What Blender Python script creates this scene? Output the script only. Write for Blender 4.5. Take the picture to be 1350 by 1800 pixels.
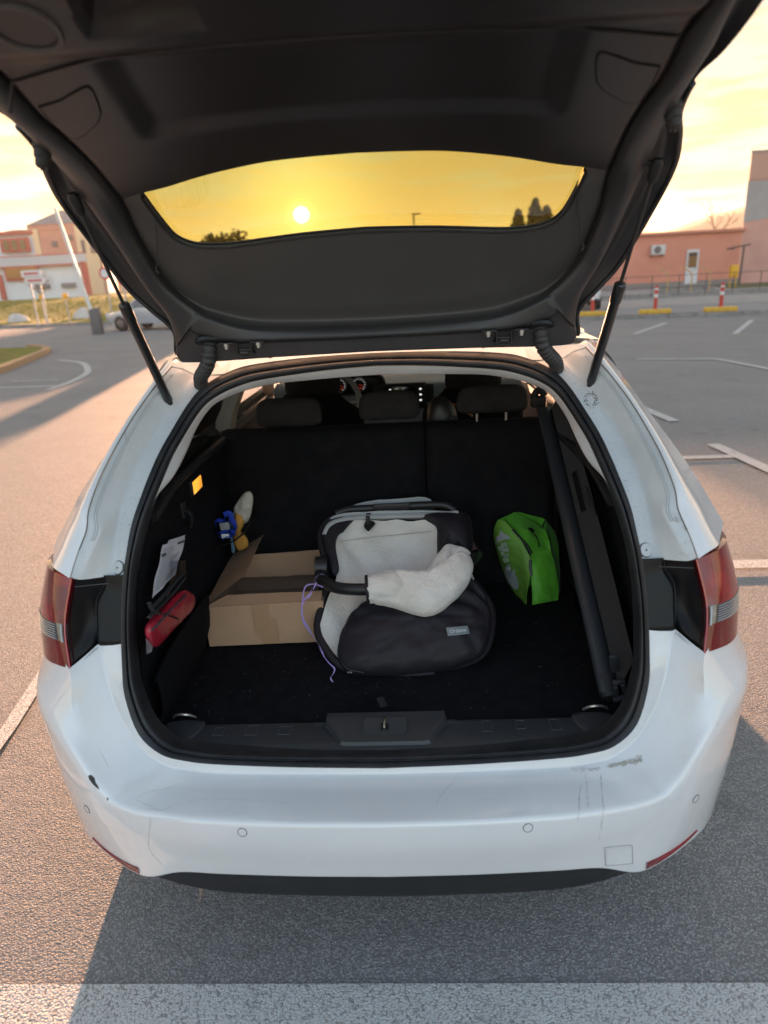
import bpy, bmesh, math, random
import numpy as np
from mathutils import Vector, Matrix, noise
from mathutils.bvhtree import BVHTree

random.seed(7)
PI = math.pi
V = Vector
S = bpy.context.scene
for o in list(bpy.data.objects):
    bpy.data.objects.remove(o)

# ------------------------------------------------------------------ camera
EYE = V((0.09427, -1.12441, 1.63335))
PITCH, ROLL, YAW, FPX = 0.333256, -0.051736, -0.051177, 1198.89
fw = V((math.sin(YAW)*math.cos(PITCH), math.cos(YAW)*math.cos(PITCH), -math.sin(PITCH)))
r0 = V((math.cos(YAW), -math.sin(YAW), 0)); u0 = r0.cross(fw)
RT = r0*math.cos(ROLL) + u0*math.sin(ROLL)
UP = u0*math.cos(ROLL) - r0*math.sin(ROLL)
cam = bpy.data.cameras.new('camera'); co = bpy.data.objects.new('camera', cam)
S.collection.objects.link(co)
co.matrix_world = Matrix(((RT.x, UP.x, -fw.x, EYE.x), (RT.y, UP.y, -fw.y, EYE.y), (RT.z, UP.z, -fw.z, EYE.z), (0, 0, 0, 1)))
cam.sensor_fit = 'VERTICAL'; cam.sensor_height = 36; cam.sensor_width = 27
cam.lens = FPX*36/1800
cam.clip_start = 0.05; cam.clip_end = 6000
cam.dof.use_dof = True; cam.dof.focus_distance = 2.05; cam.dof.aperture_fstop = 2.6
S.camera = co

# ------------------------------------------------------------------ world, sun, exposure
SUN_AZ, SUN_EL = math.radians(-8.1), math.radians(4.7)
SD = V((math.sin(SUN_AZ)*math.cos(SUN_EL), math.cos(SUN_AZ)*math.cos(SUN_EL), math.sin(SUN_EL)))
W = bpy.data.worlds.new('World'); S.world = W; W.use_nodes = True
nt = W.node_tree; nt.nodes.clear(); N = nt.nodes.new; L = nt.links.new
def mth(op, a, b=None, c=None, nt=nt):
    n = nt.nodes.new('ShaderNodeMath'); n.operation = op
    for i, x in enumerate((a, b, c)):
        if x is None: continue
        if isinstance(x, (int, float)): n.inputs[i].default_value = x
        else: nt.links.new(x, n.inputs[i])
    return n.outputs[0]
def mixc(f, a, b, blend='MIX', nt=nt):
    n = nt.nodes.new('ShaderNodeMix'); n.data_type = 'RGBA'; n.blend_type = blend
    for i, x in ((0, f), (6, a), (7, b)):
        if isinstance(x, (int, float)): n.inputs[i].default_value = x
        elif isinstance(x, tuple): n.inputs[i].default_value = (*x, 1)
        else: nt.links.new(x, n.inputs[i])
    return n.outputs[2]
def maprange(x, a, b, c=0.0, d=1.0, nt=nt, smooth=True):
    n = nt.nodes.new('ShaderNodeMapRange'); n.interpolation_type = 'SMOOTHSTEP' if smooth else 'LINEAR'
    nt.links.new(x, n.inputs[0])
    for i, q in zip((1, 2, 3, 4), (a, b, c, d)): n.inputs[i].default_value = q
    return n.outputs[0]
sky = N('ShaderNodeTexSky'); sky.sky_type = 'NISHITA'; sky.sun_disc = False
sky.sun_elevation = SUN_EL; sky.sun_rotation = SUN_AZ
sky.air_density = 1.0; sky.dust_density = 1.7; sky.ozone_density = 1.5; sky.altitude = 100
tc = N('ShaderNodeTexCoord')
sp = N('ShaderNodeSeparateXYZ'); L(tc.outputs['Generated'], sp.inputs[0])
dt = N('ShaderNodeVectorMath'); dt.operation = 'DOT_PRODUCT'; L(tc.outputs['Generated'], dt.inputs[0]); dt.inputs[1].default_value = SD
mp = N('ShaderNodeMapping'); mp.inputs['Scale'].default_value = (4.5, 4.5, 30); L(tc.outputs['Generated'], mp.inputs[0])
nz = N('ShaderNodeTexNoise'); nz.inputs['Scale'].default_value = 1.5; nz.inputs['Detail'].default_value = 7; nz.inputs['Roughness'].default_value = .6
L(mp.outputs[0], nz.inputs[0])
cl = maprange(nz.outputs[0], .42, .57)
hz = maprange(sp.outputs[2], .04, .45, 1, .35)
cl = mth('MULTIPLY', cl, hz)
d = mth('MAXIMUM', dt.outputs['Value'], 0)
near = mth('POWER', d, 6.0)
c1 = mixc(near, (.66, .46, .34), (1.3, .92, .42))
hs = N('ShaderNodeHueSaturation'); hs.inputs['Saturation'].default_value = .80; L(sky.outputs[0], hs.inputs['Color']); skc = hs.outputs[0]
# hazy evening air evens out the bright half of the sky
one = N('ShaderNodeVectorMath'); one.operation = 'DIVIDE'; L(skc, one.inputs[0]); one.inputs[1].default_value = (1.62, 1.50, 1.10)
two = N('ShaderNodeVectorMath'); two.operation = 'ADD'; L(one.outputs[0], two.inputs[0]); two.inputs[1].default_value = (1, 1, 1)
three = N('ShaderNodeVectorMath'); three.operation = 'DIVIDE'; L(skc, three.inputs[0]); L(two.outputs[0], three.inputs[1])
fwd = maprange(dt.outputs['Value'], -.35, .45)
skc = mixc(fwd, skc, three.outputs[0])
cloudy = mixc(mth('MULTIPLY', cl, .85), skc, mixc(1.0, skc, c1, 'MULTIPLY'))
glow = mth('ADD', mth('MULTIPLY', mth('POWER', d, 300.0), 2.2), mth('MULTIPLY', mth('POWER', d, 16000.0), 10.0))
glow = mth('ADD', glow, mth('MULTIPLY', maprange(d, .99994, .999995), 200.0))
gc = mixc(1.0, (1, .80, .42), mixc(1.0, (1, 1, 1), glow, 'MULTIPLY'), 'MULTIPLY')
allc = mixc(1.0, cloudy, gc, 'ADD')
bg = N('ShaderNodeBackground'); bg.inputs['Strength'].default_value = 0.10; L(allc, bg.inputs[0])
wo = N('ShaderNodeOutputWorld'); L(bg.outputs[0], wo.inputs[0])
sl = bpy.data.lights.new('sun', 'SUN'); sl.energy = 4.4; sl.angle = math.radians(.55); sl.color = (1, .52, .29)
so = bpy.data.objects.new('sun', sl); S.collection.objects.link(so)
so.rotation_euler = SD.to_track_quat('Z', 'Y').to_euler(); so.location = (0, 0, 20)
S.view_settings.view_transform = 'Standard'; S.view_settings.look = 'None'
S.view_settings.exposure = 3.12; S.view_settings.gamma = 1; S.view_settings.use_curve_mapping = False
try: S.cycles.max_bounces = 10; S.cycles.transparent_max_bounces = 12
except Exception: pass

# ------------------------------------------------------------------ measuring helpers (lines of sight met with real planes)
def ray(px, py): return fw + RT*((px-675)/FPX) + UP*((900-py)/FPX)
def at_x(px, py, X): d = ray(px, py); return EYE + d*((X-EYE.x)/d.x)
def at_y(px, py, Y): d = ray(px, py); return EYE + d*((Y-EYE.y)/d.y)
def at_z(px, py, Z): d = ray(px, py); return EYE + d*((Z-EYE.z)/d.z)
def on_pl(px, py, p, n):
    d = ray(px, py); n = V(n); p = V(p); return EYE + d*((p-EYE).dot(n)/d.dot(n))

# ------------------------------------------------------------------ materials
MT = {}
def mat(name, col, rough=.5, metal=0, coat=0, var=None, vs=8, vd=5, bump=0, bs=60, bd=3, spec=.5, trans=0, emis=None, es=1,
        dirt=None, ds=5, dlo=.5, dhi=.75, sheen=0, ior=1.5, co_='Object', coatr=.05, bdist=.01, alpha=1, stretch=None):
    if name in MT: return MT[name]
    m = bpy.data.materials.new(name); m.use_nodes = True; t = m.node_tree; p = t.nodes['Principled BSDF']
    p.inputs['Base Color'].default_value = (*col, 1); p.inputs['Roughness'].default_value = rough
    p.inputs['Metallic'].default_value = metal; p.inputs['Coat Weight'].default_value = coat; p.inputs['Coat IOR'].default_value = 1.65; p.inputs['Coat Roughness'].default_value = coatr
    p.inputs['Specular IOR Level'].default_value = spec; p.inputs['Transmission Weight'].default_value = trans; p.inputs['IOR'].default_value = ior
    p.inputs['Sheen Weight'].default_value = sheen; p.inputs['Alpha'].default_value = alpha
    if emis: p.inputs['Emission Color'].default_value = (*emis, 1); p.inputs['Emission Strength'].default_value = es
    tcn = t.nodes.new('ShaderNodeTexCoord'); src = tcn.outputs[co_]
    if stretch:
        mpn = t.nodes.new('ShaderNodeMapping'); mpn.inputs['Scale'].default_value = stretch; t.links.new(src, mpn.inputs[0]); src = mpn.outputs[0]
    def ns(sc, det, rg=.6):
        n = t.nodes.new('ShaderNodeTexNoise'); n.inputs['Scale'].default_value = sc; n.inputs['Detail'].default_value = det
        n.inputs['Roughness'].default_value = rg; t.links.new(src, n.inputs[0]); return n.outputs[0]
    c = None
    if var: c = mixc(maprange(ns(vs, vd), .35, .65, nt=t), col, var, nt=t)
    if dirt:
        f = maprange(ns(ds, 9, .7), dlo, dhi, nt=t)
        c = mixc(f, c if c else col, dirt, nt=t)
        p_r = maprange(f, 0, 1, rough, .8, nt=t, smooth=False); t.links.new(p_r, p.inputs['Roughness'])
    if c: t.links.new(c, p.inputs['Base Color'])
    if bump:
        b = t.nodes.new('ShaderNodeBump'); b.inputs['Strength'].default_value = bump; b.inputs['Distance'].default_value = bdist
        t.links.new(ns(bs, bd), b.inputs['Height']); t.links.new(b.outputs[0], p.inputs['Normal'])
    MT[name] = m; return m
def glassy(name, tint, rough=.0, fres=1.45):
    m = bpy.data.materials.new(name); m.use_nodes = True; t = m.node_tree; t.nodes.clear()
    tr = t.nodes.new('ShaderNodeBsdfTransparent'); tr.inputs[0].default_value = (*tint, 1)
    gl = t.nodes.new('ShaderNodeBsdfGlossy'); gl.inputs['Roughness'].default_value = rough; gl.inputs[0].default_value = (.9, .9, .9, 1)
    fr = t.nodes.new('ShaderNodeFresnel'); fr.inputs[0].default_value = fres
    mx = t.nodes.new('ShaderNodeMixShader'); t.links.new(fr.outputs[0], mx.inputs[0]); t.links.new(tr.outputs[0], mx.inputs[1]); t.links.new(gl.outputs[0], mx.inputs[2])
    o = t.nodes.new('ShaderNodeOutputMaterial'); t.links.new(mx.outputs[0], o.inputs[0]); MT[name] = m; return m

PAINT = mat('white_paint', (.82, .83, .84), .26, coat=1, var=(.78, .795, .81), vs=3, dirt=(.42, .40, .36), ds=9, dlo=.62, dhi=.85, coatr=.04)
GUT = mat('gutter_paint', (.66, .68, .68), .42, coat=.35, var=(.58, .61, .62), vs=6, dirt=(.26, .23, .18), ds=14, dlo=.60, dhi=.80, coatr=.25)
PLA = mat('black_plastic', (.016, .017, .019), .48, spec=.35, var=(.022, .022, .024), vs=12, bump=.15, bs=900, bdist=.001)
TRIM = mat('tailgate_trim_plastic', (.018, .0165, .018), .40, var=(.024, .0215, .023), vs=5, bump=.12, bs=800, bdist=.001)
FRAME = mat('tailgate_frame_plastic', (.034, .034, .036), .38, var=(.043, .042, .044), vs=7, dirt=(.09, .09, .09), ds=40, dlo=.68, dhi=.8)
GLOSSB = mat('gloss_black', (.009, .0095, .011), .3, coat=0, spec=.25, dirt=(.08, .08, .08), ds=30, dlo=.66, dhi=.85)
RUB = mat('rubber_seal', (.016, .017, .02), .42, var=(.026, .027, .03), vs=20, dirt=(.07, .07, .07), ds=60, dlo=.66, dhi=.8)
CARPET = mat('trunk_carpet', (.006, .006, .008), .95, var=(.010, .010, .012), vs=30, bump=.6, bs=900, bdist=.002, spec=.12)
FABB = mat('seat_fabric', (.007, .0065, .0075), .9, var=(.011, .010, .011), vs=20, bump=.3, bs=700, bdist=.001, spec=.15)
HEADL = mat('headliner_grey', (.60, .59, .58), .75, var=(.55, .54, .53), vs=9)
SILL = mat('sill_plastic', (.032, .036, .042), .40, var=(.033, .036, .04), vs=16, dirt=(.08, .085, .09), ds=26, dlo=.6, dhi=.8)
METAL = mat('worn_steel', (.45, .45, .44), .35, metal=.9)
DMET = mat('dark_metal', (.05, .05, .05), .4, metal=.6)
REDL = mat('red_lens', (.34, .003, .010), .10, coat=.6, spec=.3, var=(.14, .001, .005), vs=11)
REDD = mat('dark_red_lens', (.13, .002, .006), .12, coat=.5, spec=.3, var=(.18, .004, .01), vs=12)
REDE = mat('red_lens_edge', (.35, .01, .02), .2, coat=1)
CLR = mat('clear_lens', (.16, .15, .16), .12, coat=1, var=(.08, .07, .08), vs=60, metal=.35)
TINT = glassy('tinted_glass', (.31, .325, .120))
SIDEG = glassy('side_glass', (.80, .74, .60))
WIND = glassy('windscreen_glass', (.78, .80, .78))

# ------------------------------------------------------------------ mesh helpers
ORG = {}
def link(o): S.collection.objects.link(o); return o
def tagp(o, label=None, cat=None, group=None, kind=None):
    for k, v in (('label', label), ('category', cat), ('group', group), ('kind', kind)):
        if v: o[k] = v
    return o
def thing(name, label, cat, loc=(0, 0, 0), group=None):
    o = link(bpy.data.objects.new(name, None)); o.location = loc; o.empty_display_size = .1
    ORG[o.name] = V(loc); return tagp(o, label, cat, group)
class MB:
    def __init__(s): s.v = []; s.f = []
    def add(s, v, f):
        k = len(s.v); s.v += [tuple(q) for q in v]; s.f += [tuple(i+k for i in q) for q in f]; return s
    def grid(s, P, cu=False, cv=False):
        n, m = len(P), len(P[0]); v = [q for r in P for q in r]; f = []
        for i in range(n if cu else n-1):
            for j in range(m if cv else m-1):
                f.append((i*m+j, i*m+(j+1) % m, ((i+1) % n)*m+(j+1) % m, ((i+1) % n)*m+j))
        return s.add(v, f)
    def tube(s, path, r, seg=10, cap=True, flat=1, closed=False, up=None):
        P = [V(p) for p in path]; n = len(P)
        if n < 2: return s
        R = r if isinstance(r, (list, tuple)) else [r]*n
        t = [((P[(i+1) % n] if closed else P[min(i+1, n-1)])-(P[i-1] if (closed or i) else P[0])).normalized() for i in range(n)]
        a = V(up) if up else (V((0, 0, 1)) if abs(t[0].z) < .9 else V((1, 0, 0)))
        nn = (a-t[0]*a.dot(t[0])).normalized(); rings = []
        for i in range(n):
            nn = (nn-t[i]*nn.dot(t[i])).normalized(); b = t[i].cross(nn)
            rings.append([P[i]+nn*(R[i]*flat*math.cos(2*PI*k/seg))+b*(R[i]*math.sin(2*PI*k/seg)) for k in range(seg)])
        k0 = len(s.v); s.grid(rings, closed, True)
        if cap and not closed:
            s.f.append(tuple(k0+i for i in range(seg))); s.f.append(tuple(k0+(n-1)*seg+i for i in range(seg))[::-1])
        return s
    def cyl(s, a, b, r, seg=16, r2=None): return s.tube([a, b], [r, r2 if r2 is not None else r], seg)
    def box(s, c, size, bev=0, rot=None, seg=2):
        bm = bmesh.new(); bmesh.ops.create_cube(bm, size=1)
        for v in bm.verts: v.co = V((v.co.x*size[0], v.co.y*size[1], v.co.z*size[2]))
        if bev: bmesh.ops.bevel(bm, geom=bm.edges[:], offset=bev, segments=seg, profile=.5, affect='EDGES')
        M = rot if rot else Matrix.Identity(3); bm.verts.index_update()
        s.add([M @ v.co + V(c) for v in bm.verts], [[v.index for v in f.verts] for f in bm.faces]); bm.free(); return s
    def hexa(s, a):  # 8 corners: bottom 4 ccw, top 4
        return s.add(a, [(3, 2, 1, 0), (4, 5, 6, 7), (0, 1, 5, 4), (1, 2, 6, 5), (2, 3, 7, 6), (3, 0, 4, 7)])
    def prism(s, poly, ext):
        n = len(poly); e = V(ext); a = [V(p) for p in poly]
        return s.add(a+[p+e for p in a], [tuple(range(n))[::-1], tuple(range(n, 2*n))]+[(i, (i+1) % n, n+(i+1) % n, n+i) for i in range(n)])
    def mirror(s):
        k = len(s.v); s.v += [(-x, y, z) for x, y, z in s.v]; s.f += [tuple(i+k for i in q)[::-1] for q in s.f]; return s
    def build(s, name, m, parent=None, smooth=True, ang=38, label=None, merge=1e-5, mods=None):
        me = bpy.data.meshes.new(name); org = V((0, 0, 0))
        if parent is not None: org = ORG[parent.name]
        me.from_pydata([(x-org.x, y-org.y, z-org.z) for x, y, z in s.v], [], s.f)
        bm = bmesh.new(); bm.from_mesh(me)
        if merge: bmesh.ops.remove_doubles(bm, verts=bm.verts[:], dist=merge)
        bmesh.ops.recalc_face_normals(bm, faces=bm.faces[:]); bm.to_mesh(me); bm.free()
        if smooth:
            me.polygons.foreach_set('use_smooth', [True]*len(me.polygons)); me.set_sharp_from_angle(angle=math.radians(ang))
        me.materials.append(m); o = link(bpy.data.objects.new(name, me))
        if parent is not None: o.parent = parent
        ORG[o.name] = org
        if label: o['label'] = label
        return o
    def bvh(s): return BVHTree.FromPolygons([V(q) for q in s.v], s.f)
def cat(P, k=4, closed=False):
    P = [V(p) for p in P]; n = len(P); out = []
    for i in range(n if closed else n-1):
        if closed: a, b, c, d = P[i-1], P[i], P[(i+1) % n], P[(i+2) % n]
        else: b, c = P[i], P[i+1]; a = P[i-1] if i else b*2-c; d = P[i+2] if i+2 < n else c*2-b
        for j in range(k):
            t = j/k; out.append(.5*((2*b)+(c-a)*t+(2*a-5*b+4*c-d)*t*t+(3*b-a-3*c+d)*t**3))
    if not closed: out.append(P[-1].copy())
    return out
def fillet(P, rad, n=4):
    out = [P[0]]
    for i in range(1, len(P)-1):
        a, b, c = P[i-1], P[i], P[i+1]; r = rad[i]
        if r <= 0: out.append(b); continue
        ta = min(r, (a-b).length*.46); tc_ = min(r, (c-b).length*.46)
        p = b+(a-b).normalized()*ta if (a-b).length > 1e-6 else b; q = b+(c-b).normalized()*tc_ if (c-b).length > 1e-6 else b
        for j in range(n+1):
            t = j/n; out.append(p*(1-t)**2+b*(2*t*(1-t))+q*t*t)
    out.append(P[-1]); return out
def lerp(a, b, t): return V(a)*(1-t)+V(b)*t
def mx(p): return V((-p[0], p[1], p[2]))
def smooth01(x): x = max(0, min(1, x)); return x*x*(3-2*x)
def resamp(P, n, closed=True):
    P = [V(p) for p in P]; Q = P+[P[0]] if closed else P
    Ls = [0]
    for i in range(1, len(Q)): Ls.append(Ls[-1]+(Q[i]-Q[i-1]).length)
    out = []; tot = Ls[-1]; j = 0
    for i in range(n):
        s_ = tot*i/(n if closed else n-1)
        while j < len(Ls)-2 and Ls[j+1] < s_: j += 1
        t = (s_-Ls[j])/max(1e-9, Ls[j+1]-Ls[j]); out.append(Q[j].lerp(Q[j+1], t))
    return out
def pillow(outline, nrm, hf, hb, rings=9, nseg=64, amp=0, sc=20, pw=.5, seed=0, zmin=None, dirs=(1, 1, 1)):
    """cushion shape with a rim on the outline and a bulge hf in front, hb behind"""
    O = resamp(cat(outline, 5, True), nseg); nrm = V(nrm).normalized()
    c = sum(O, V((0, 0, 0)))/len(O); P = []
    sk = V((seed*3.1, seed*1.7, seed))
    def ring(t, h, sg):
        out = []
        for o in O:
            p = c+(o-c)*t; hgt = h*(1-t*t)**pw if t < 1 else 0
            q = V((p.x*dirs[0], p.y*dirs[1], p.z*dirs[2]))
            w = amp*(noise.noise(q*sc+sk)+.5*noise.noise(q*sc*2.3+sk))*min(1, (1-t)*6) if amp else 0
            p = p+nrm*(sg*hgt+w)
            if zmin is not None and p.z < zmin: p.z = zmin
            out.append(p)
        return out
    ts = [math.sin(i/rings*PI/2) for i in range(rings+1)]
    F = [ring(t, hf, 1) for t in ts]; B = [ring(t, hb, -1) for t in ts[::-1][1:]]
    m = MB(); m.grid(F+B, False, True); return m
def wave_tube_ring(c, ax, r, n=24):
    ax = V(ax).normalized(); a = ax.orthogonal().normalized(); b = ax.cross(a)
    return [V(c)+a*(r*math.cos(2*PI*i/n))+b*(r*math.sin(2*PI*i/n)) for i in range(n)]
def text_mesh(txt, origin, xa, ya, h, name, m, parent, shear=0, depth=.0002):
    cu = bpy.data.curves.new('lettering', 'FONT'); cu.body = txt; cu.size = 1; cu.align_x = 'CENTER'; cu.align_y = 'CENTER'; cu.extrude = .02; cu.shear = shear
    ob = bpy.data.objects.new('lettering', cu); link(ob); bpy.context.view_layer.update()
    me = bpy.data.meshes.new_from_object(ob.evaluated_get(bpy.context.evaluated_depsgraph_get()))
    xa, ya = V(xa), V(ya); za = xa.cross(ya).normalized(); mb = MB()
    mb.add([V(origin)+xa*(v.co.x*h)+ya*(v.co.y*h)+za*(v.co.z/.02*depth) for v in me.vertices], [tuple(p.vertices) for p in me.polygons])
    bpy.data.objects.remove(ob); bpy.data.meshes.remove(me)
    return mb.build(name, m, parent, smooth=False, merge=0)

# ================================================================== GROUND
def tarmac():
    m = bpy.data.materials.new('asphalt'); m.use_nodes = True; t = m.node_tree; p = t.nodes['Principled BSDF']; p.inputs['Roughness'].default_value = .82; p.inputs['Specular IOR Level'].default_value = .35
    g = t.nodes.new('ShaderNodeNewGeometry').outputs['Position']
    def vor(sc):
        n = t.nodes.new('ShaderNodeTexVoronoi'); n.inputs['Scale'].default_value = sc; t.links.new(g, n.inputs['Vector']); return n
    def noi(sc, d=4, r=.6):
        n = t.nodes.new('ShaderNodeTexNoise'); n.inputs['Scale'].default_value = sc; n.inputs['Detail'].default_value = d; n.inputs['Roughness'].default_value = r; t.links.new(g, n.inputs['Vector']); return n.outputs[0]
    v = vor(165); v2 = vor(340)
    sepc = t.nodes.new('ShaderNodeSeparateColor'); t.links.new(v.outputs['Color'], sepc.inputs[0])
    stone = mixc(sepc.outputs[0], (.20, .20, .202), (.44, .44, .44), nt=t)
    stone = mixc(maprange(sepc.outputs[1], .985, .99, nt=t), stone, (.46, .45, .43), nt=t)
    c = mixc(maprange(v.outputs['Distance'], .42, .66, nt=t), stone, (.22, .22, .222), nt=t)
    c = mixc(maprange(noi(.8, 6), .35, .7, nt=t), c, mixc(.25, c, (.16, .155, .15), nt=t), nt=t)
    c = mixc(mth('MULTIPLY', maprange(noi(2.2, 8, .7), .56, .70, nt=t), .45, nt=t), c, (.12, .12, .12), nt=t)
    t.links.new(c, p.inputs['Base Color'])
    h = mth('ADD', mth('MULTIPLY', mth('MULTIPLY', mth('SUBTRACT', 1.0, v.outputs['Distance'], nt=t), mth('ADD', .45, sepc.outputs[2], nt=t), nt=t), .0026, nt=t), mth('MULTIPLY', mth('SUBTRACT', 1.0, v2.outputs['Distance'], nt=t), .0012, nt=t), nt=t)
    h = mth('ADD', h, mth('MULTIPLY', noi(14, 3), .005, nt=t), nt=t)
    b = t.nodes.new('ShaderNodeBump'); b.inputs['Strength'].default_value = .75; b.inputs['Distance'].default_value = 1.0; t.links.new(h, b.inputs['Height']); t.links.new(b.outputs[0], p.inputs['Normal'])
    MT['asphalt'] = m
    # worn road paint shares the stones' relief, paint missing in the pits
    q = m.copy(); q.name = 'worn_road_paint'; t = q.node_tree; p = t.nodes['Principled BSDF']
    g = [n for n in t.nodes if n.type == 'NEW_GEOMETRY'][0].outputs['Position']; vv = [n for n in t.nodes if n.type == 'TEX_VORONOI'][0]
    old = p.inputs['Base Color'].links[0].from_socket
    def noi2(sc, d=6, r=.75):
        n = t.nodes.new('ShaderNodeTexNoise'); n.inputs['Scale'].default_value = sc; n.inputs['Detail'].default_value = d; n.inputs['Roughness'].default_value = r; t.links.new(g, n.inputs['Vector']); return n.outputs[0]
    sc_ = t.nodes.new('ShaderNodeSeparateColor'); t.links.new(vv.outputs['Color'], sc_.inputs[0])
    w = mth('MULTIPLY', maprange(noi2(160, 4), .66, .56, nt=t), maprange(sc_.outputs[1], .90, .80, .25, 1.0, nt=t), nt=t)
    w = mth('MULTIPLY', w, maprange(vv.outputs['Distance'], .80, .66, .3, 1.0, nt=t), nt=t)
    w = mth('MULTIPLY', w, maprange(noi2(7), .72, .55, .35, 1.0, nt=t), nt=t)
    t.links.new(mixc(w, old, (.64, .64, .63), nt=t), p.inputs['Base Color'])
    MT['paintline'] = q
tarmac()
ASPH, LINE = MT['asphalt'], MT['paintline']
def flat(poly, z, name, m_, kind='structure', label=None):
    m = MB(); m.add([(x, y, z) for x, y in poly], [tuple(range(len(poly)))]); o = m.build(name, m_, None, smooth=False); o['kind'] = kind
    if label: o['label'] = label
    return o
GRS = mat('grass', (.13, .18, .02), .95, var=(.30, .27, .03), vs=3, bump=.8, bs=60, bdist=.05, dirt=(.16, .10, .03), ds=1.5, dlo=.5, dhi=.7)
SOIL = mat('far_land', (.09, .08, .055), .95, var=(.06, .07, .03), vs=.02)
R_ = 3500
gd = MB(); gd.add([(-R_, -R_, -.02), (R_, -R_, -.02), (R_, R_, -.02), (-R_, R_, -.02)], [(0, 1, 2, 3)]); o = gd.build('ground', SOIL, None, smooth=False); o['kind'] = 'structure'
flat([(-60, -30), (60, -30), (60, 60), (-60, 60)], 0.0, 'parking_lot', ASPH)
def stripe(pts, w, name='road_marking', z=.004):
    P = [V((x, y, 0)) for x, y in pts]; rows = []
    for i, p in enumerate(P):
        t_ = (P[min(i+1, len(P)-1)]-P[max(0, i-1)]).normalized(); n = V((-t_.y, t_.x, 0))*w/2; rows.append([V((p.x-n.x, p.y-n.y, z)), V((p.x+n.x, p.y+n.y, z))])
    o = MB().grid(rows).build(name, LINE, None, smooth=False, merge=0); o['kind'] = 'structure'; return o
stripe([(-8, -.045), (8, -.035)], .215)
z_ = .004
for k, (pts, w) in enumerate((([(-8.8, 11.6), (-6.5, 11.35)], .12), ([(-7.9, 12.35), (-6.9, 12.25)], .08), (cat([(-6.4, 10.9, 0), (-6.45, 11.8, 0), (-6.69, 13.0, 0), (-7.1, 14.0, 0), (-7.9, 15.4, 0), (-8.9, 16.3, 0)], 5), .14),
        ([(5.5, 16.1), (7.2, 18.8)], .13), ([(7.4, 15.0), (9.35, 18.4)], .13), ([(4.1, 11.4), (5.3, 10.95)], .12), ([(5.31, 10.95), (5.6, 9.0)], .12), ([(2.76, 7.3), (2.88, 6.2)], .12),
        ([(2.2, 4.72), (2.95, 4.70)], .10), ([(2.85, 5.15), (2.96, 3.9)], .12), ([(1.6, 2.45), (2.6, 2.43)], .11), ([(-1.40, -.5), (-1.55, 1.1), (-1.63, 1.6), (-1.75, 2.2), (-2.1, 4.5)], .06))):
    stripe([(p[0], p[1]) for p in pts], w, z=.004+.0012*k)
# asphalt repairs on the right
flat([(2.4, 1.2), (6, 1.0), (6, -2), (1.2, -2)], .0022, 'asphalt_patch', mat('asphalt_fine', (.075, .075, .078), .85, var=(.10, .10, .10), vs=200, bump=.4, bs=250, bdist=.003)) if False else None

# ================================================================== THE CAR
car = thing('estate_car', 'white estate car with its tailgate wide open and things lying in the boot', 'car', (0, 0, 0))
S0 = [(0, .149, .575), (.20, .152, .579), (.384, .159, .585), (.46, .164, .592), (.52, .171, .607), (.571, .187, .652), (.598, .212, .735), (.605, .241, .80), (.606, .28, .898), (.601, .32, .99), (.594, .344, 1.04), (.586, .383, 1.10), (.574, .43, 1.15), (.56, .48, 1.20), (.545, .535, 1.245), (.523, .59, 1.29), (.50, .637, 1.332), (.475, .675, 1.365), (.445, .70, 1.387), (.405, .718, 1.405), (.35, .732, 1.42), (.24, .741, 1.430), (.12, .744, 1.435), (0, .745, 1.437)]
S1 = [(0, .174, .593), (.20, .176, .595), (.375, .182, .600), (.445, .187, .607), (.50, .195, .620), (.547, .209, .665), (.575, .232, .745), (.585, .262, .81), (.587, .30, .905), (.581, .335, .985), (.573, .355, 1.035), (.562, .395, 1.09), (.549, .43, 1.135), (.535, .48, 1.18), (.520, .53, 1.225), (.500, .575, 1.265), (.478, .625, 1.305), (.455, .655, 1.333), (.425, .678, 1.352), (.385, .695, 1.368), (.325, .707, 1.383), (.22, .717, 1.394), (.11, .725, 1.402), (0, .728, 1.406)]
K = 4
C0, C1 = cat(S0, K), cat(S1, K)
NS = V((0, -.80, .52)).normalized()
def full(rows):  # half rows (list of columns from x=0 ...) -> closed ring columns
    return [r for r in rows] + [[mx(p) for p in r] for r in rows[::-1]]
# --- door-frame seal: flat outer lip, groove, round bulb
cols = []
for a, b in zip(C0, C1):
    w = b-a; prof = [(-.04, -.010), (0, .004), (.05, .0085), (.40, .0095), (.47, .007), (.50, .0015), (.55, .002), (.60, .009), (.70, .0145), (.82, .0150), (.93, .0105), (1.0, .002)]
    cols.append([a+w*t+NS*h for t, h in prof]+[b+V((0, .012, 0)), b+V((0, .03, 0))])
MB().grid(full(cols)).build('tailgate_seal', RUB, car, ang=60)

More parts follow.
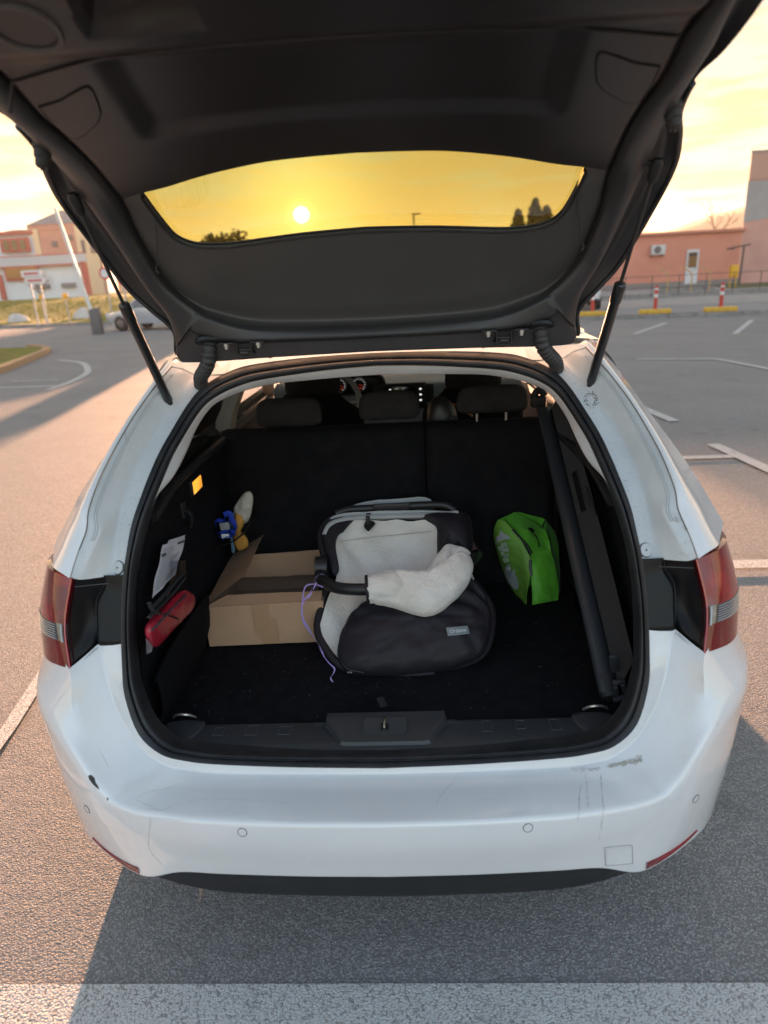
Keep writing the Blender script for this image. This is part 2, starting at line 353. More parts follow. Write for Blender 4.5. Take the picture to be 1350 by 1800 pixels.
# --- bumper
P0 = [(0, .149, .577), (.20, .152, .581), (.384, .159, .587), (.46, .164, .594), (.52, .171, .609), (.571, .187, .655), (.585, .198, .695), (.598, .212, .735), (.603, .23, .78), (.605, .262, .85)]
P1 = [(0, .143, .560), (.202, .146, .561), (.38, .152, .563), (.455, .158, .568), (.515, .164, .580), (.573, .177, .615), (.603, .192, .66), (.628, .206, .712), (.648, .228, .77), (.667, .263, .846)]
P2 = [(0, .08, .556), (.20, .085, .556), (.37, .092, .556), (.455, .10, .555), (.53, .112, .556), (.595, .130, .568), (.637, .145, .605), (.670, .160, .66), (.698, .176, .73), (.711, .203, .822), (.775, .243, .819), (.835, .328, .812), (.868, .45, .80), (.886, .62, .80)]
P3 = [(0, .0, .557), (.19, .008, .553), (.36, .022, .549), (.455, .036, .547), (.545, .055, .547), (.608, .074, .555), (.645, .085, .59), (.690, .108, .655), (.750, .150, .70), (.815, .215, .715), (.86, .29, .72), (.895, .39, .72), (.902, .48, .72), (.903, .62, .72)]
P4 = [(0, -.002, .475), (.19, .006, .472), (.36, .020, .468), (.455, .036, .465), (.555, .060, .455), (.635, .090, .455), (.69, .115, .475), (.745, .155, .51), (.800, .210, .55), (.848, .29, .57), (.880, .37, .57), (.896, .44, .57), (.90, .50, .57), (.90, .62, .57)]
P5 = [(0, .014, .397), (.18, .020, .394), (.365, .034, .388), (.47, .048, .380), (.558, .070, .343), (.625, .098, .345), (.69, .135, .355), (.745, .175, .365), (.79, .230, .375), (.83, .30, .38), (.855, .38, .38), (.872, .46, .38), (.878, .52, .38), (.878, .62, .38)]
P6 = [(x*.97, y+.10, z-.05) for x, y, z in P5]
P1 = [(x, y+(.010 if i > 4 else .004), z) for i, (x, y, z) in enumerate(P1)]; P2 = [(x, y-(.019 if 4 < i < 9 else 0), z+(.004 if 4 < i < 9 else 0)) for i, (x, y, z) in enumerate(P2)]
d0, d1, d2, d3, d4, d5, d6 = [cat(p, 5) for p in (P0, P1, P2, P3, P4, P5, P6)]
bm_ = MB(); n9 = len(d0)
bm_.grid([fillet([d0[i], lerp(d0[i], d1[i], .5), d1[i], lerp(d1[i], d2[i], .6)+V((0, 0, -.002)), d2[i]], [0, .01, .005, .02, 0], 5) for i in range(n9)])
def facecol(i):
    q = fillet([d2[i], d3[i], lerp(d3[i], d4[i], .6)+V((0, -.003, 0)), d4[i], d5[i], d6[i]], [0, .013 if i < 26 else .03, .02, .05, .007, 0], 6)
    return q
bm_.grid([facecol(i) for i in range(len(d2))])
bm_.mirror(); BBV = bm_.bvh()
bumper = bm_.build('bumper', PAINT, car, ang=50)
def hit(px, py, bvh, off=0.0):
    d = ray(px, py).normalized(); h = bvh.ray_cast(EYE, d)
    if h[0] is None: return None, None
    n = h[1] if h[1].dot(d) < 0 else -h[1]
    return h[0]+n*off, n
# black valance under the bumper
e5 = cat([P5[0], P5[1], P5[2], P5[3], (.52, .058, .362), (.558, .072, .3435)], 5)
e7 = cat([(0, .036, .318), (.18, .042, .316), (.365, .056, .311), (.47, .072, .315), (.52, .080, .325), (.558, .082, .338)], 5)
vb = MB(); vb.grid([fillet([e5[i]+V((0, .012, .006)), e5[i]+V((0, .004, -.003)), lerp(e5[i], e7[i], .55)+V((0, .003, 0)), e7[i], e7[i]+V((0, .05, -.055)), e7[i]+V((0, .3, -.06))], [0, .003, .03, .006, .02, 0], 4) for i in range(len(e5))])
vb.mirror().build('valance', PLA, car)
# parking sensors, towing-eye cover, reflectors, paint chip
for px, py in ((426, 1463), (928, 1455), (153, 1422), (1223, 1404)):
    p, n = hit(px, py, BBV, .0006)
    sx = n.orthogonal().normalized(); m = MB(); m.tube(wave_tube_ring(p, n, .0100, 28), .0008, 6, closed=True)
    rg = m.build('sensor_ring', mat('gap_grey', (.11, .11, .115), .6), car)
    ORGp = MB(); ORGp.add([p+n*.0008]+wave_tube_ring(p+n*.0002, n, .0094, 28), [(0, 1+i, 1+(i+1) % 28) for i in range(28)])
    ORGp.build('parking_sensor', PAINT, rg)
def decal_quad(cs, bvh, off, n=8):
    """patch lying on a surface, from four pixel corners"""
    P = []
    for i in range(n+1):
        r = []
        for j in range(n+1):
            u, v = i/n, j/n
            x = (cs[0][0]*(1-u)+cs[1][0]*u)*(1-v)+(cs[3][0]*(1-u)+cs[2][0]*u)*v
            y = (cs[0][1]*(1-u)+cs[1][1]*u)*(1-v)+(cs[3][1]*(1-u)+cs[2][1]*u)*v
            p, nn = hit(x, y, bvh, off)
            if p is None: p = r[-1] if r else P[-1][j]
            r.append(p)
        P.append(r)
    return P
def line_on(pts, bvh, off=.0004, k=6):
    q = cat([(a, b, 0) for a, b in pts], k); out = []
    for w in q:
        p, n = hit(w.x, w.y, bvh, off)
        if p is not None: out.append(p)
    return out
MB().grid(decal_quad([(1065, 1491), (1108, 1487), (1109, 1516), (1066, 1520)], BBV, .0012, 6)).build('towing_eye_cover', PAINT, car)
ol = []
for a, b in (((1066, 1489), (1107, 1485)), ((1111, 1488), (1112, 1514)), ((1108, 1518), (1068, 1521)), ((1064, 1518), (1063, 1492))):
    ol += [a, b]
pp = [hit(x, y, BBV, .0006)[0] for x, y in ol]
MB().tube(resamp(cat(pp, 2, True), 48), .00045, 5, closed=True).build('towing_eye_cover_gap', mat('seam_grey', (.24, .24, .25), .6), car)
for s in (1, -1):
    top = cat([(.578, .0735, .369), (.615, .088, .371), (.65, .10, .375), (.685, .12, .381), (.718, .138, .390)], 5)
    m = MB(); cols = []
    for i, p in enumerate(top):
        t = i/(len(top)-1); h = .017*(1-t)**.7+.002; q, _, _, _ = bm_.bvh().find_nearest(p) if False else (None,)*4
        cols.append((p, h))
    rr = []
    for p, h in cols:
        a, na, _, _ = BBV.find_nearest(p); b, nb, _, _ = BBV.find_nearest(p-V((0, -.004, h)))
        na = na if na.y < 0 else -na; nb = nb if nb.y < 0 else -nb
        rr.append([a, a+na*.0022, lerp(a, b, .5)+na*.003, b+nb*.0022, b])
    m.grid(rr)
    if s < 0: m.v = [(-x, y, z) for x, y, z in m.v]
    m.build('reflector', REDL, car)
def patch(pts, bvh, off, name, mt, parent=car):
    P = [hit(x, y, bvh, off)[0] for x, y in pts]; P = [p for p in P if p]; c = sum(P, V((0, 0, 0)))/len(P)
    m = MB(); m.add([c]+P, [(0, 1+i, 1+(i+1) % len(P)) for i in range(len(P))]); return m.build(name, mt, parent)
patch([(155, 1363), (160, 1362), (166, 1367), (168, 1375), (173, 1383), (175, 1388), (169, 1384), (163, 1378), (157, 1370)], BBV, .0007, 'paint_chip', mat('bare_bumper_plastic', (.05, .05, .05), .8))
patch([(188, 1403), (190, 1402), (191, 1406), (189, 1407)], BBV, .0007, 'paint_chip', MT['bare_bumper_plastic'])
SCR = mat('scratch_marks', (.46, .47, .48), .6)
for pts in ([(328, 1408), (370, 1405), (420, 1406), (465, 1409)], [(480, 1411), (500, 1411), (518, 1409)], [(232, 1402), (262, 1416), (285, 1424), (320, 1408)], [(240, 1404), (260, 1393), (300, 1385)],
            [(262, 1440), (268, 1437), (325, 1442)], [(265, 1440), (262, 1490), (285, 1520)], [(840, 1405), (860, 1405), (875, 1407)], [(765, 1418), (778, 1395), (800, 1372)], [(1190, 1480), (1170, 1508)], [(176, 1320), (184, 1335), (192, 1350)]):
    q = line_on(pts, BBV, .0003)
    if len(q) > 2: MB().tube(q, .00032, 4).build('scratch', SCR, bumper)
MUD = mat('dried_mud', (.40, .38, .32), .95, var=(.50, .50, .47), vs=120, bump=.5, bs=400, bdist=.002)
rng = random.Random(3)
def speck(px, py, r):
    p, n = hit(px, py, BBV, .0005)
    if p is None: return
    a = n.orthogonal().normalized(); b = n.cross(a); k = 8; R = [r*rng.uniform(.5, 1.2) for _ in range(k)]
    mudm.add([p+n*.0006]+[p+a*(R[i]*math.cos(2*PI*i/k))+b*(R[i]*math.sin(2*PI*i/k)) for i in range(k)], [(0, 1+i, 1+(i+1) % k) for i in range(k)])
mudm = MB()
for i in range(260):
    t = rng.random(); x = 1068+60*t; y = 1347-12*t+rng.gauss(0, 2.6)*(1 if t > .4 else .5)
    speck(x, y, rng.uniform(.0008, .0026))
for x0, y0, x1, y1 in ((1056, 1360, 1060, 1415), (1030, 1362, 1034, 1420), (1020, 1380, 1016, 1440), (1062, 1415, 1052, 1480)):
    for i in range(60):
        t = rng.random(); speck(x0+(x1-x0)*t+rng.gauss(0, 1), y0+(y1-y0)*t, rng.uniform(.0004, .0011))
for i in range(130): speck(rng.uniform(230, 1080), 1368+rng.gauss(0, 7), rng.uniform(.0003, .0009))
for i in range(90):
    t = rng.random(); speck(1005+50*t, 1352+rng.gauss(0, 2), rng.uniform(.0004, .0012))
mo = mudm.build('dried_mud', MUD, bumper, merge=0); mo['kind'] = 'stuff'

# --- upper gutter and rear quarter panel
Vp = [(.63, .335, .992), (.63, .365, 1.044), (.627, .405, 1.098), (.619, .447, 1.152), (.608, .51, 1.205), (.59, .565, 1.252), (.567, .61, 1.294), (.545, .655, 1.335), (.525, .685, 1.365), (.505, .712, 1.388), (.488, .73, 1.402)]
Bp = [(.690, .290, 1.003), (.670, .315, 1.052), (.650, .350, 1.098), (.658, .375, 1.134), (.646, .438, 1.192), (.628, .508, 1.251), (.606, .575, 1.309), (.585, .622, 1.347), (.565, .650, 1.375), (.545, .680, 1.402), (.518, .710, 1.425)]
Ap = [(.706, .282, 1.012), (.695, .312, 1.056), (.679, .345, 1.104), (.676, .370, 1.147), (.665, .430, 1.204), (.648, .500, 1.259), (.625, .566, 1.313), (.603, .605, 1.35), (.585, .637, 1.378), (.565, .668, 1.405), (.545, .706, 1.432)]
Sp = [(.782, .350, 1.022), (.766, .375, 1.055), (.751, .405, 1.095), (.729, .430, 1.134), (.708, .473, 1.177), (.691, .53, 1.222), (.668, .591, 1.270), (.648, .645, 1.315), (.628, .690, 1.353), (.605, .735, 1.393), (.575, .785, 1.433)]
def xs(z):
    return float(np.interp(z, [.2, .45, .7, .85, 1.0, 1.1, 1.41, 1.445, 1.47], [.84, .885, .903, .898, .862, .815, .645, .60, .40]))
Tp = [(xs(z-.01), y+.15, z-.012) for x, y, z in Sp]
g0 = cat(S0[9:20], 5); g1, g2, g3, g4, g5 = [cat(p, 5) for p in (Vp, Bp, Ap, Sp, Tp)]
GROWS = [fillet([g0[i]+V((-.004, .004, 0)), lerp(g0[i], g1[i], .55), g1[i], lerp(g1[i], g2[i], .75)+V((0, -.002, 0)), g2[i], g3[i]+V((0, 0, 0))], [0, .02, .018, .012, .005, 0], 5) for i in range(len(g0))]
PROWS = [fillet([g3[i]+V((.0, .010, 0)), g3[i]+V((.0015, -.004, .0015)), lerp(g3[i], g4[i], .30)+V((0, -.020, .012)), lerp(g3[i], g4[i], .75)+V((.004, -.014, .006)), g4[i]+V((.004, .01, 0)), g5[i]], [0, .003, .02, .03, .05, 0], 5) for i in range(len(g3))]
for s in (1, -1):
    gm = MB(); gm.grid([[p if s > 0 else mx(p) for p in r] for r in GROWS]); gutter = gm.build('gutter', GUT, car, ang=50)
    MB().grid([[p if s > 0 else mx(p) for p in r] for r in PROWS]).build('quarter_panel', PAINT, car, ang=50)
GBV = MB().grid(GROWS).mirror().bvh()
# seam lines of sealant in the gutter
for off, r in ((.25, .0016), (.42, .0010)):
    q = [lerp(g2[i], g3[i], off)+V((0, -.0022, .0012)) for i in range(8, len(g2)-3)]
    for s in (1, -1):
        MB().tube([p if s > 0 else mx(p) for p in q], r, 6).build('seam_sealant', GUT, gutter)
DIRT = mat('dark_grime', (.07, .062, .05), .9)
for s in (1, -1):
    q = [p+V((.0, -.0016, .0012)) for p in g3[6:]]
    MB().tube([p if s > 0 else mx(p) for p in q], .0006, 5).build('panel_gap', DIRT, gutter)
# grommets
def disc_stack(c, n, prof, seg=28):
    return [[V(c)+V(n).normalized()*h+(q-V(c)) for q in wave_tube_ring(c, n, r, seg)] for r, h in prof]
for px, py in ((1135, 967), (208, 998)):
    p, n = hit(px, py, GBV)
    if p is None: continue
    MB().grid(disc_stack(p, n, [(.0155, -.002), (.0155, .0025), (.0145, .0038), (.0095, .0038), (.0085, .0022), (.004, .0022), (.0032, .0045), (.0001, .0045)]), False, True).build('grommet', GUT, gutter)
    MB().grid(disc_stack(p, n, [(.0022, .0046), (.0001, .0050)], 10), False, True).build('grommet_hole', DIRT, gutter)
    MB().tube(wave_tube_ring(p, n, .0165), .0009, 5, closed=True).build('grime_ring', DIRT, gutter)
gs = MB(); rng = random.Random(11)
for i in range(420):
    k = rng.randrange(3, len(g0)-1); t = rng.random()**1.3*.9; s = rng.choice((1, -1)); q = lerp(g0[k], g1[k], t)
    h = GBV.find_nearest(q if s > 0 else mx(q)); n = h[1] if h[1].y < 0 else -h[1]; r = rng.uniform(.0003, .0011); p = h[0]+n*.0004; a = n.orthogonal().normalized()*r; b = n.cross(a)
    gs.add([p+a, p+b, p-a, p-b], [(0, 1, 2, 3)])
for cpt in ((1039, 703),):
    for i in range(170):
        an = rng.uniform(0, 2*PI); rr_ = rng.gauss(10, 2.2); p, n = hit(cpt[0]+rr_*math.cos(an), cpt[1]+rr_*math.sin(an)*1.15, GBV, .0004)
        if p: r = rng.uniform(.0005, .0016); a = n.orthogonal().normalized()*r; b = n.cross(a); gs.add([p+a, p+b, p-a, p-b], [(0, 1, 2, 3)])
o = gs.build('grime_specks', DIRT, gutter, merge=0); o['kind'] = 'stuff'

# --- black corner panels between light and seal
TLI = [(.703, .282, 1.012), (.711, .271, .985), (.718, .256, .945), (.721, .244, .913), (.719, .231, .882), (.714, .217, .85), (.711, .209, .822)]
a_ = cat([(.597, .318, 1.0), (.602, .305, .955), (.605, .29, .92), (.607, .272, .875), (.605, .262, .852), (.606, .266, .838)], 6)
b_ = cat([(.648, .318, 1.0), (.648, .312, .972), (.668, .300, .936), (.669, .283, .89), (.667, .265, .851), (.667, .272, .838)], 6)
c_ = cat([(.685, .300, 1.006), (.690, .300, .97), (.698, .290, .936), (.698, .275, .88), (.690, .245, .838), (.690, .25, .826)], 6)
e_ = cat([TLI[0], TLI[1], TLI[3], TLI[5], TLI[6], (.710, .215, .812)], 6)
for s in (1, -1):
    m = MB(); rows = [fillet([a_[i], b_[i], b_[i]+V((.006, .022, 0)), c_[i]+V((0, .010, 0)), e_[i]+V((.004, .004, 0))], [0, .006, .006, .02, 0], 4) for i in range(len(a_))]
    if s < 0: rows = [[mx(p) for p in r] for r in rows]
    m.grid(rows); m.grid([[p if s > 0 else mx(p) for p in (b_[-1], c_[-1], e_[-1])], [p if s > 0 else mx(p) for p in (V((.667, .255, .842)), V((.69, .23, .826)), V((.716, .205, .815)))]])
    m.build('corner_panel', GLOSSB if True else PLA, car, ang=45)
    q = [(.597, .314, .982), (.646, .312, .981), (.70, .276, .992)]
    MB().tube([V(p) if s > 0 else mx(p) for p in cat(q, 4)], .0008, 5).build('panel_joint', mat('joint_grey', (.12, .12, .12), .7), car)

# --- tail lights
top = [(.703, .280, 1.012), (.74, .295, 1.018), (.785, .335, 1.02), (.822, .41, 1.012), (.848, .53, .995), (.866, .70, .96)]
mid = [(.721, .244, .913), (.757, .256, .915), (.803, .298, .91), (.845, .37, .905), (.872, .50, .895), (.886, .70, .885)]
bot = [(.711, .208, .820), (.737, .216, .822), (.787, .252, .818), (.832, .318, .812), (.864, .43, .803), (.883, .62, .803)]
TL = []
for a, b, c in zip(cat(top, 4), cat(mid, 4), cat(bot, 4)): TL.append(cat([a, b, c], 10))
def band(z0, z1, extra=0):  # rows j range
    return [[r[j]+V((.3*extra, -extra, .1*extra)) for j in range(z0, z1+1)] for r in TL]
for s in (1, -1):
    def bd(P, name, m_, par, **k):
        mb_ = MB(); rim = [[r[0]+V((-.004, .014, 0))]+r+[r[-1]+V((-.004, .014, 0))] for r in P]; rim = [[p+V((-.0, .016, 0)) for p in rim[0]]]+rim; mb_.grid(rim)
        if s < 0: mb_.v = [(-x, y, z) for x, y, z in mb_.v]
        return mb_.build(name, m_, par, **k)
    hs = bd([[p+V((-.004, .012, 0)) for p in r] for r in TL], 'tail_light', mat('lamp_housing', (.05, .004, .006), .4), car)
    bd(band(0, 10, .001), 'red_lens', REDL, hs)
    bd(band(10, 14, .0005), 'clear_lens', CLR, hs)
    bd(band(14, 20, .001), 'dark_red_lens', REDD, hs)
    for k in range(7):
        j = 10.35+k*.52; j0 = int(j); f = j-j0
        q = [lerp(r[j0], r[j0+1], f)+V((.001, -.003, .0006)) for r in TL[3:-2]]
        MB().tube([p if s > 0 else mx(p) for p in q], .0013, 5).build('lens_rib', mat('lens_rib_white', (.34, .33, .34), .2, coat=1), hs)
    q = [TL[1][j]+V((0, -.004, 0)) for j in range(10, 15)]
    MB().tube([p if s > 0 else mx(p) for p in q], .003, 6).build('lens_divider', mat('lens_rib_white', (.34, .33, .34), .2), hs)
    q = [r_ + V((-.0, -.003, 0)) for r_ in TL[0]]
    MB().tube([p if s > 0 else mx(p) for p in q], .0026, 8).build('lens_edge', REDE, hs)
# --- body sides, roof, front
def side_bottom(y):
    z = .16
    for yc in (.93, 3.66):
        if abs(y-yc) < .345: z = max(z, .31+math.sqrt(.345**2-(y-yc)**2))
    return z
for s in (1, -1):
    m = MB(); cols = []; ys = [.50+i*.045 for i in range(88)]
    for y in ys:
        if y > 4.44: break
        zb = side_bottom(y); ztop = 1.0-.07*smooth01((y-1.2)/.4) if y < 3.5 else .93-.13*((y-3.5)/.95)**1.4; fx = 1-(max(0, y-3.6)/.95)**2*.16
        if y < .66: fx *= 1
        col_ = []
        zt = min(ztop, .80 if y < .62 else ztop)
        for k in range(13):
            z = zb+(zt-zb)*k/12; col_.append(V((s*xs(z)*fx*(1 if y > .8 else 1), y, z)))
        cols.append(col_)
    m.grid(cols).build('side_panel', PAINT, car)
    # upper band between belt and the quarter panel
    m = MB(); m.grid([[V((s*xs(z), y, z)) for z in (.80, .86, .92, .97, 1.0)] for y in (.64, .7, .78)])
    m.grid([[V((s*xs(z), y, z)) for z in np.linspace(1.0, 1.42, 8)] for y in (.78, .86)] if False else [[V((s*xs(z), y0_, z)) for z in np.linspace(.98, 1.43, 10)] for y0_ in (.86,)]+[[V((s*xs(z), .90, z)) for z in np.linspace(.98, 1.43, 10)]])
    # D pillar fill from quarter-panel edge forward
    m.grid([[p if s > 0 else mx(p), V((s*xs(max(.98, p.z)), max(p.y+.03, .90 if p.z < 1.3 else .96), max(.98, p.z)))] for p in g5])
    m.build('rear_pillar_panel', PAINT, car)
    q = MB(); q.grid([[V((s*(xs(z)-.07), y, z)) for y in np.linspace(1.28, 3.55, 8)] for z in (.22, .5, .8, .88, .915)]); q.grid([[V((s*(xs(.915)-o_), y, .915+h_)) for y in np.linspace(1.28, 3.55, 8)] for o_, h_ in ((.07, 0), (.045, .012), (.012, .004))]); q.build('door_trim', mat('door_card', (.035, .036, .038), .6), car)
    # pillars and side windows
    def pil(y0, y1, zs=(.92, 1.42), lean=0, name='pillar', mt=GLOSSB):
        q = MB(); q.grid([[V((s*(xs(z)+.002), y+lean*(z-1), z)) for z in np.linspace(zs[0], zs[1], 6)] for y in (y0, y1)])
        q.grid([[V((s*(xs(z)-.045), y+lean*(z-1), z)) for z in np.linspace(zs[0], zs[1], 6)] for y in (y0, y1)])
        q.grid([[V((s*(xs(z)-o_), y0+lean*(z-1), z)) for z in np.linspace(zs[0], zs[1], 6)] for o_ in (-.002, .045)])
        q.grid([[V((s*(xs(z)-o_), y1+lean*(z-1), z)) for z in np.linspace(zs[0], zs[1], 6)] for o_ in (-.002, .045)])
        q.build(name, mt, car, smooth=False)
    pil(1.30, 1.42, mt=HEADL); pil(2.22, 2.34, mt=HEADL); pil(3.30, 3.36, lean=-1.0, mt=HEADL)
    for y0, y1 in ((.90, 1.30), (1.42, 2.22), (2.34, 3.30)):
        q = MB(); q.grid([[V((s*(xs(z)-.01), y+(-1.0*(z-1) if y == 3.30 else 0), z)) for z in np.linspace(.925 if y0 > 1 else .99, 1.425, 6)] for y in (y0, y1)])
        q.build('side_window', SIDEG, car)
    # roof rail edge
    q = MB(); q.tube(cat([(s*.60, 1.0, 1.425), (s*.622, 1.2, 1.434), (s*.635, 2.0, 1.44), (s*.63, 2.9, 1.42), (s*.72, 3.35, 1.20), (s*.80, 3.68, 1.0)], 5), .022, 8); q.build('roof_rail', PAINT, car)
    # mirrors
    q = MB(); q.box((s*1.0, 3.18, 1.03), (.20, .11, .14), .04, seg=4); q.box((s*.90, 3.18, .985), (.10, .05, .03), .01); q.build('wing_mirror', PAINT, car)
    # wheels
    for y in (.93, 3.66):
        q = MB(); prof = [(.19, -.10), (.29, -.11), (.312, -.095), (.318, -.04), (.318, .04), (.312, .095), (.29, .11), (.20, .10), (.19, .09)]
        q.grid([[V((s*(.775+h), y+r_*math.cos(a), .318+r_*math.sin(a))) for a in np.linspace(0, 2*PI, 36, endpoint=False)] for r_, h in prof], False, True)
        w_ = q.build('wheel', mat('tyre_rubber', (.02, .02, .02), .85), car)
        q = MB()
        for k in range(5):
            a = k*2*PI/5; q.prism([V((s*.85, y+r_*math.cos(a+d_), .318+r_*math.sin(a+d_))) for r_, d_ in ((.03, -.9), (.2, -.13), (.2, .13), (.03, .9))], (-s*.03, 0, 0))
        q.cyl((s*.86, y, .318), (s*.80, y, .318), .05); q.tube([V((s*.83, y+.195*math.cos(a), .318+.195*math.sin(a))) for a in np.linspace(0, 2*PI, 32, endpoint=False)], .012, 6, closed=True)
        q.build('rim', METAL, w_)
# roof: rear edge under the hinges, then forward
rows = []
top9 = g0[-1]
e0 = [p for p in C0 if p.z > 1.40][:]; e0 = [p for p in C0[19*K:]]
m = MB()
rr = []
for p in e0:
    rr.append([p+V((0, .003, .002)), V((p.x*1.02, p.y+.012, p.z+.005)), V((p.x*1.12, p.y+.055-.02*abs(p.x), 1.436+.012*(1-(p.x/.5)**2))), V((p.x*1.22, p.y+.12, 1.444+.014*(1-(p.x/.5)**2)))])
m.grid([fillet(r, [0, .006, .02, 0], 3) for r in rr]); m.mirror()
m.grid([[V((x, y, 1.437+.035*(1-(x/.62)**2)+.02*math.sin(min(1, (y-.85)/1.6)*PI/2)-max(0, y-2.3)**2*.07)) for x in np.linspace(-.62, .62, 17)] for y in np.linspace(.85, 3.0, 16)])
m.build('roof', PAINT, car)
# roof corners, joining gutter, quarter panel and roof
for s in (1, -1):
    c9 = [g0[-1], lerp(g0[-1], g1[-1], .6), g1[-1], g2[-1], g3[-1], lerp(g3[-1], g4[-1], .4)+V((0, -.015, .008)), g4[-1]+V((.004, .01, 0)), g5[-1]]
    rws = [[p+V((0, -.004, 0)) for p in c9], [V((p.x-.006, p.y+.035, p.z+(1.440-p.z)*.7)) for p in c9], [V((p.x-.01, p.y+.08, 1.443-.02*(p.x/.6)**4)) for p in c9], [V((p.x-.01, p.y+.30, 1.450-.03*(p.x/.6)**4)) for p in c9]]
    MB().grid([[p if s > 0 else mx(p) for p in r] for r in rws]).build('roof_corner', GUT, car, ang=60)
# bonnet and nose
m = MB(); rows = []
for i in range(14):
    y = 3.62+i*.075; t = i/13; z = 1.0-.10*t-.16*t**3; wd = .80*(1-.17*t**2)
    rows.append([V((wd*u, y-.10*abs(u)**3*t, z-.05*abs(u)**2.5)) for u in np.linspace(-1, 1, 15)])
rows.append([V((p.x*.98, p.y+.03, p.z-.10)) for p in rows[-1]]); rows.append([V((p.x, p.y+.01, .45)) for p in rows[-1]]); rows.append([V((p.x*.98, p.y-.05, .24)) for p in rows[-1]])
m.grid(rows).build('bonnet', PAINT, car)
MB().grid([[V((u*.60, 3.02-.10*u*u, 1.405)) for u in np.linspace(-1, 1, 9)], [V((u*.78, 3.78-.20*u*u, 1.0)) for u in np.linspace(-1, 1, 9)]]).build('windscreen', WIND, car)
MB().box((0, 2.5, .20), (1.62, 3.6, .10), .02).box((0, .62, .40), (1.15, .75, .20), .05).build('underbody', PLA, car)

# --- gas struts
for s in (1, -1):
    A = V((s*.548, .668, 1.322)); B = V((s*.597, .412, 1.816)); d_ = (B-A).normalized(); J = A+(B-A)*(.545 if s > 0 else .565)
    m = MB(); m.tube([A+d_*.030, A+d_*.036, J-d_*.05, J-d_*.045, J-d_*.003, J], [.0105, .0115, .0115, .0135, .0135, .011], 18)
    st = m.build('gas_strut', mat('strut_black', (.012, .012, .013), .35, coat=.3, dirt=(.07, .07, .07), ds=70, dlo=.66, dhi=.8), car)
    MB().tube([J-d_*.01, B-d_*.03], .0042, 12).build('strut_rod', DMET, st)
    m = MB(); m.tube([A-d_*.012, A+d_*.032], [.0085, .0085], 14); m.cyl(A+V((s*.016, .006, -.004)), A-V((s*.006, 0, 0)), .0125, 18); m.cyl(A+V((s*.02, .012, -.006)), A+V((s*.014, .004, 0)), .016, 18); m.build('strut_end', PLA, st)
    m = MB(); m.tube([B-d_*.035, B-d_*.028, B+d_*.004, B+d_*.012], [.006, .0105, .0125, .008], 14); m.cyl(B, B+V((-s*.03, .01, .01)), .006); m.build('strut_end', PLA, st)

# ------------------------------------------------------------------ tailgate
F_ = [(0, .62, 1.455), (.25, .62, 1.452), (.46, .622, 1.448), (.500, .621, 1.462), (.497, .613, 1.512), (.505, .596, 1.568), (.537, .568, 1.633), (.571, .510, 1.736), (.580, .397, 1.825), (.568, .30, 1.86), (.562, .199, 1.892), (.560, .119, 1.917), (.560, .075, 1.932), (.548, -.015, 1.961), (.54, -.15, 2.0), (.4, -.17, 2.01), (0, -.17, 2.01)]
K_ = [(0, .68, 1.46), (.25, .68, 1.457), (.47, .675, 1.452), (.515, .67, 1.466), (.512, .66, 1.526), (.56, .64, 1.585), (.60, .62, 1.638), (.647, .55, 1.755), (.650, .46, 1.82), (.618, .355, 1.858), (.585, .27, 1.885), (.576, .18, 1.915), (.592, .12, 1.935), (.602, .03, 1.97), (.602, -.16, 2.04), (.42, -.20, 2.055), (0, -.20, 2.055)]
I_ = [(0, .611, 1.515), (.17, .611, 1.518), (.31, .607, 1.528), (.40, .598, 1.558), (.44, .588, 1.585), (.472, .576, 1.617), (.497, .558, 1.655), (.520, .504, 1.743), (.518, .443, 1.806), (.507, .30, 1.86), (.510, .20, 1.892), (.517, .142, 1.909), (.511, .046, 1.941), (.515, -.015, 1.960), (.50, -.14, 2.0), (.38, -.155, 2.005), (0, -.16, 2.006)]
G_ = [(0, .538, 1.726), (.13, .541, 1.722), (.21, .544, 1.717), (.31, .549, 1.710), (.365, .549, 1.711), (.405, .546, 1.717), (.437, .532, 1.735), (.458, .499, 1.775), (.468, .430, 1.822)]
kk = 5
cF, cK, cI = cat(F_, kk), cat(K_, kk), cat(I_, kk)
tg = MB(); rows = []
AW = V((0, .70, .71))
for i in range(len(cF)):
    f, k_, q = cF[i], cK[i], cI[i]
    t9 = i/kk
    mid_ = lerp(f, q, .5)+V((0, -.014, -.012))
    fl = 1 if t9 > 3.6 else 0
    if t9 < 3.6:   # flange by the hinges: step between upper rail and flap
        st_ = lerp(f, q, .62)
        r = [q+V((0, .035, .008)), q, q+V((0, -.006, -.004)), lerp(q, f, .30)+V((0, -.016, -.004)), lerp(q, f, .42)+V((0, .002, 0)), f+V((0, .0, .0)), f+V((0, .03, -.002)), k_]
    else:
        r = [q+V((0, .030, .008)), q, lerp(q, f, .10)+V((0, -.006, -.005)), lerp(q, f, .55)+V((0, -.014, -.012)), f, f+V((-.004, .018, .018)), lerp(f, k_, .55)+V((0, .028, .022)), k_]
    rows.append(fillet(r, [0, .004, .006, .014, .008, .006, .012, 0], 3))
tg.grid(rows); tg.mirror()
frame = tg.build('tailgate', FRAME, car, ang=50)
tailgate = frame
def sub(mb, name, m_, **k): return mb.build(name, m_, tailgate, **k)
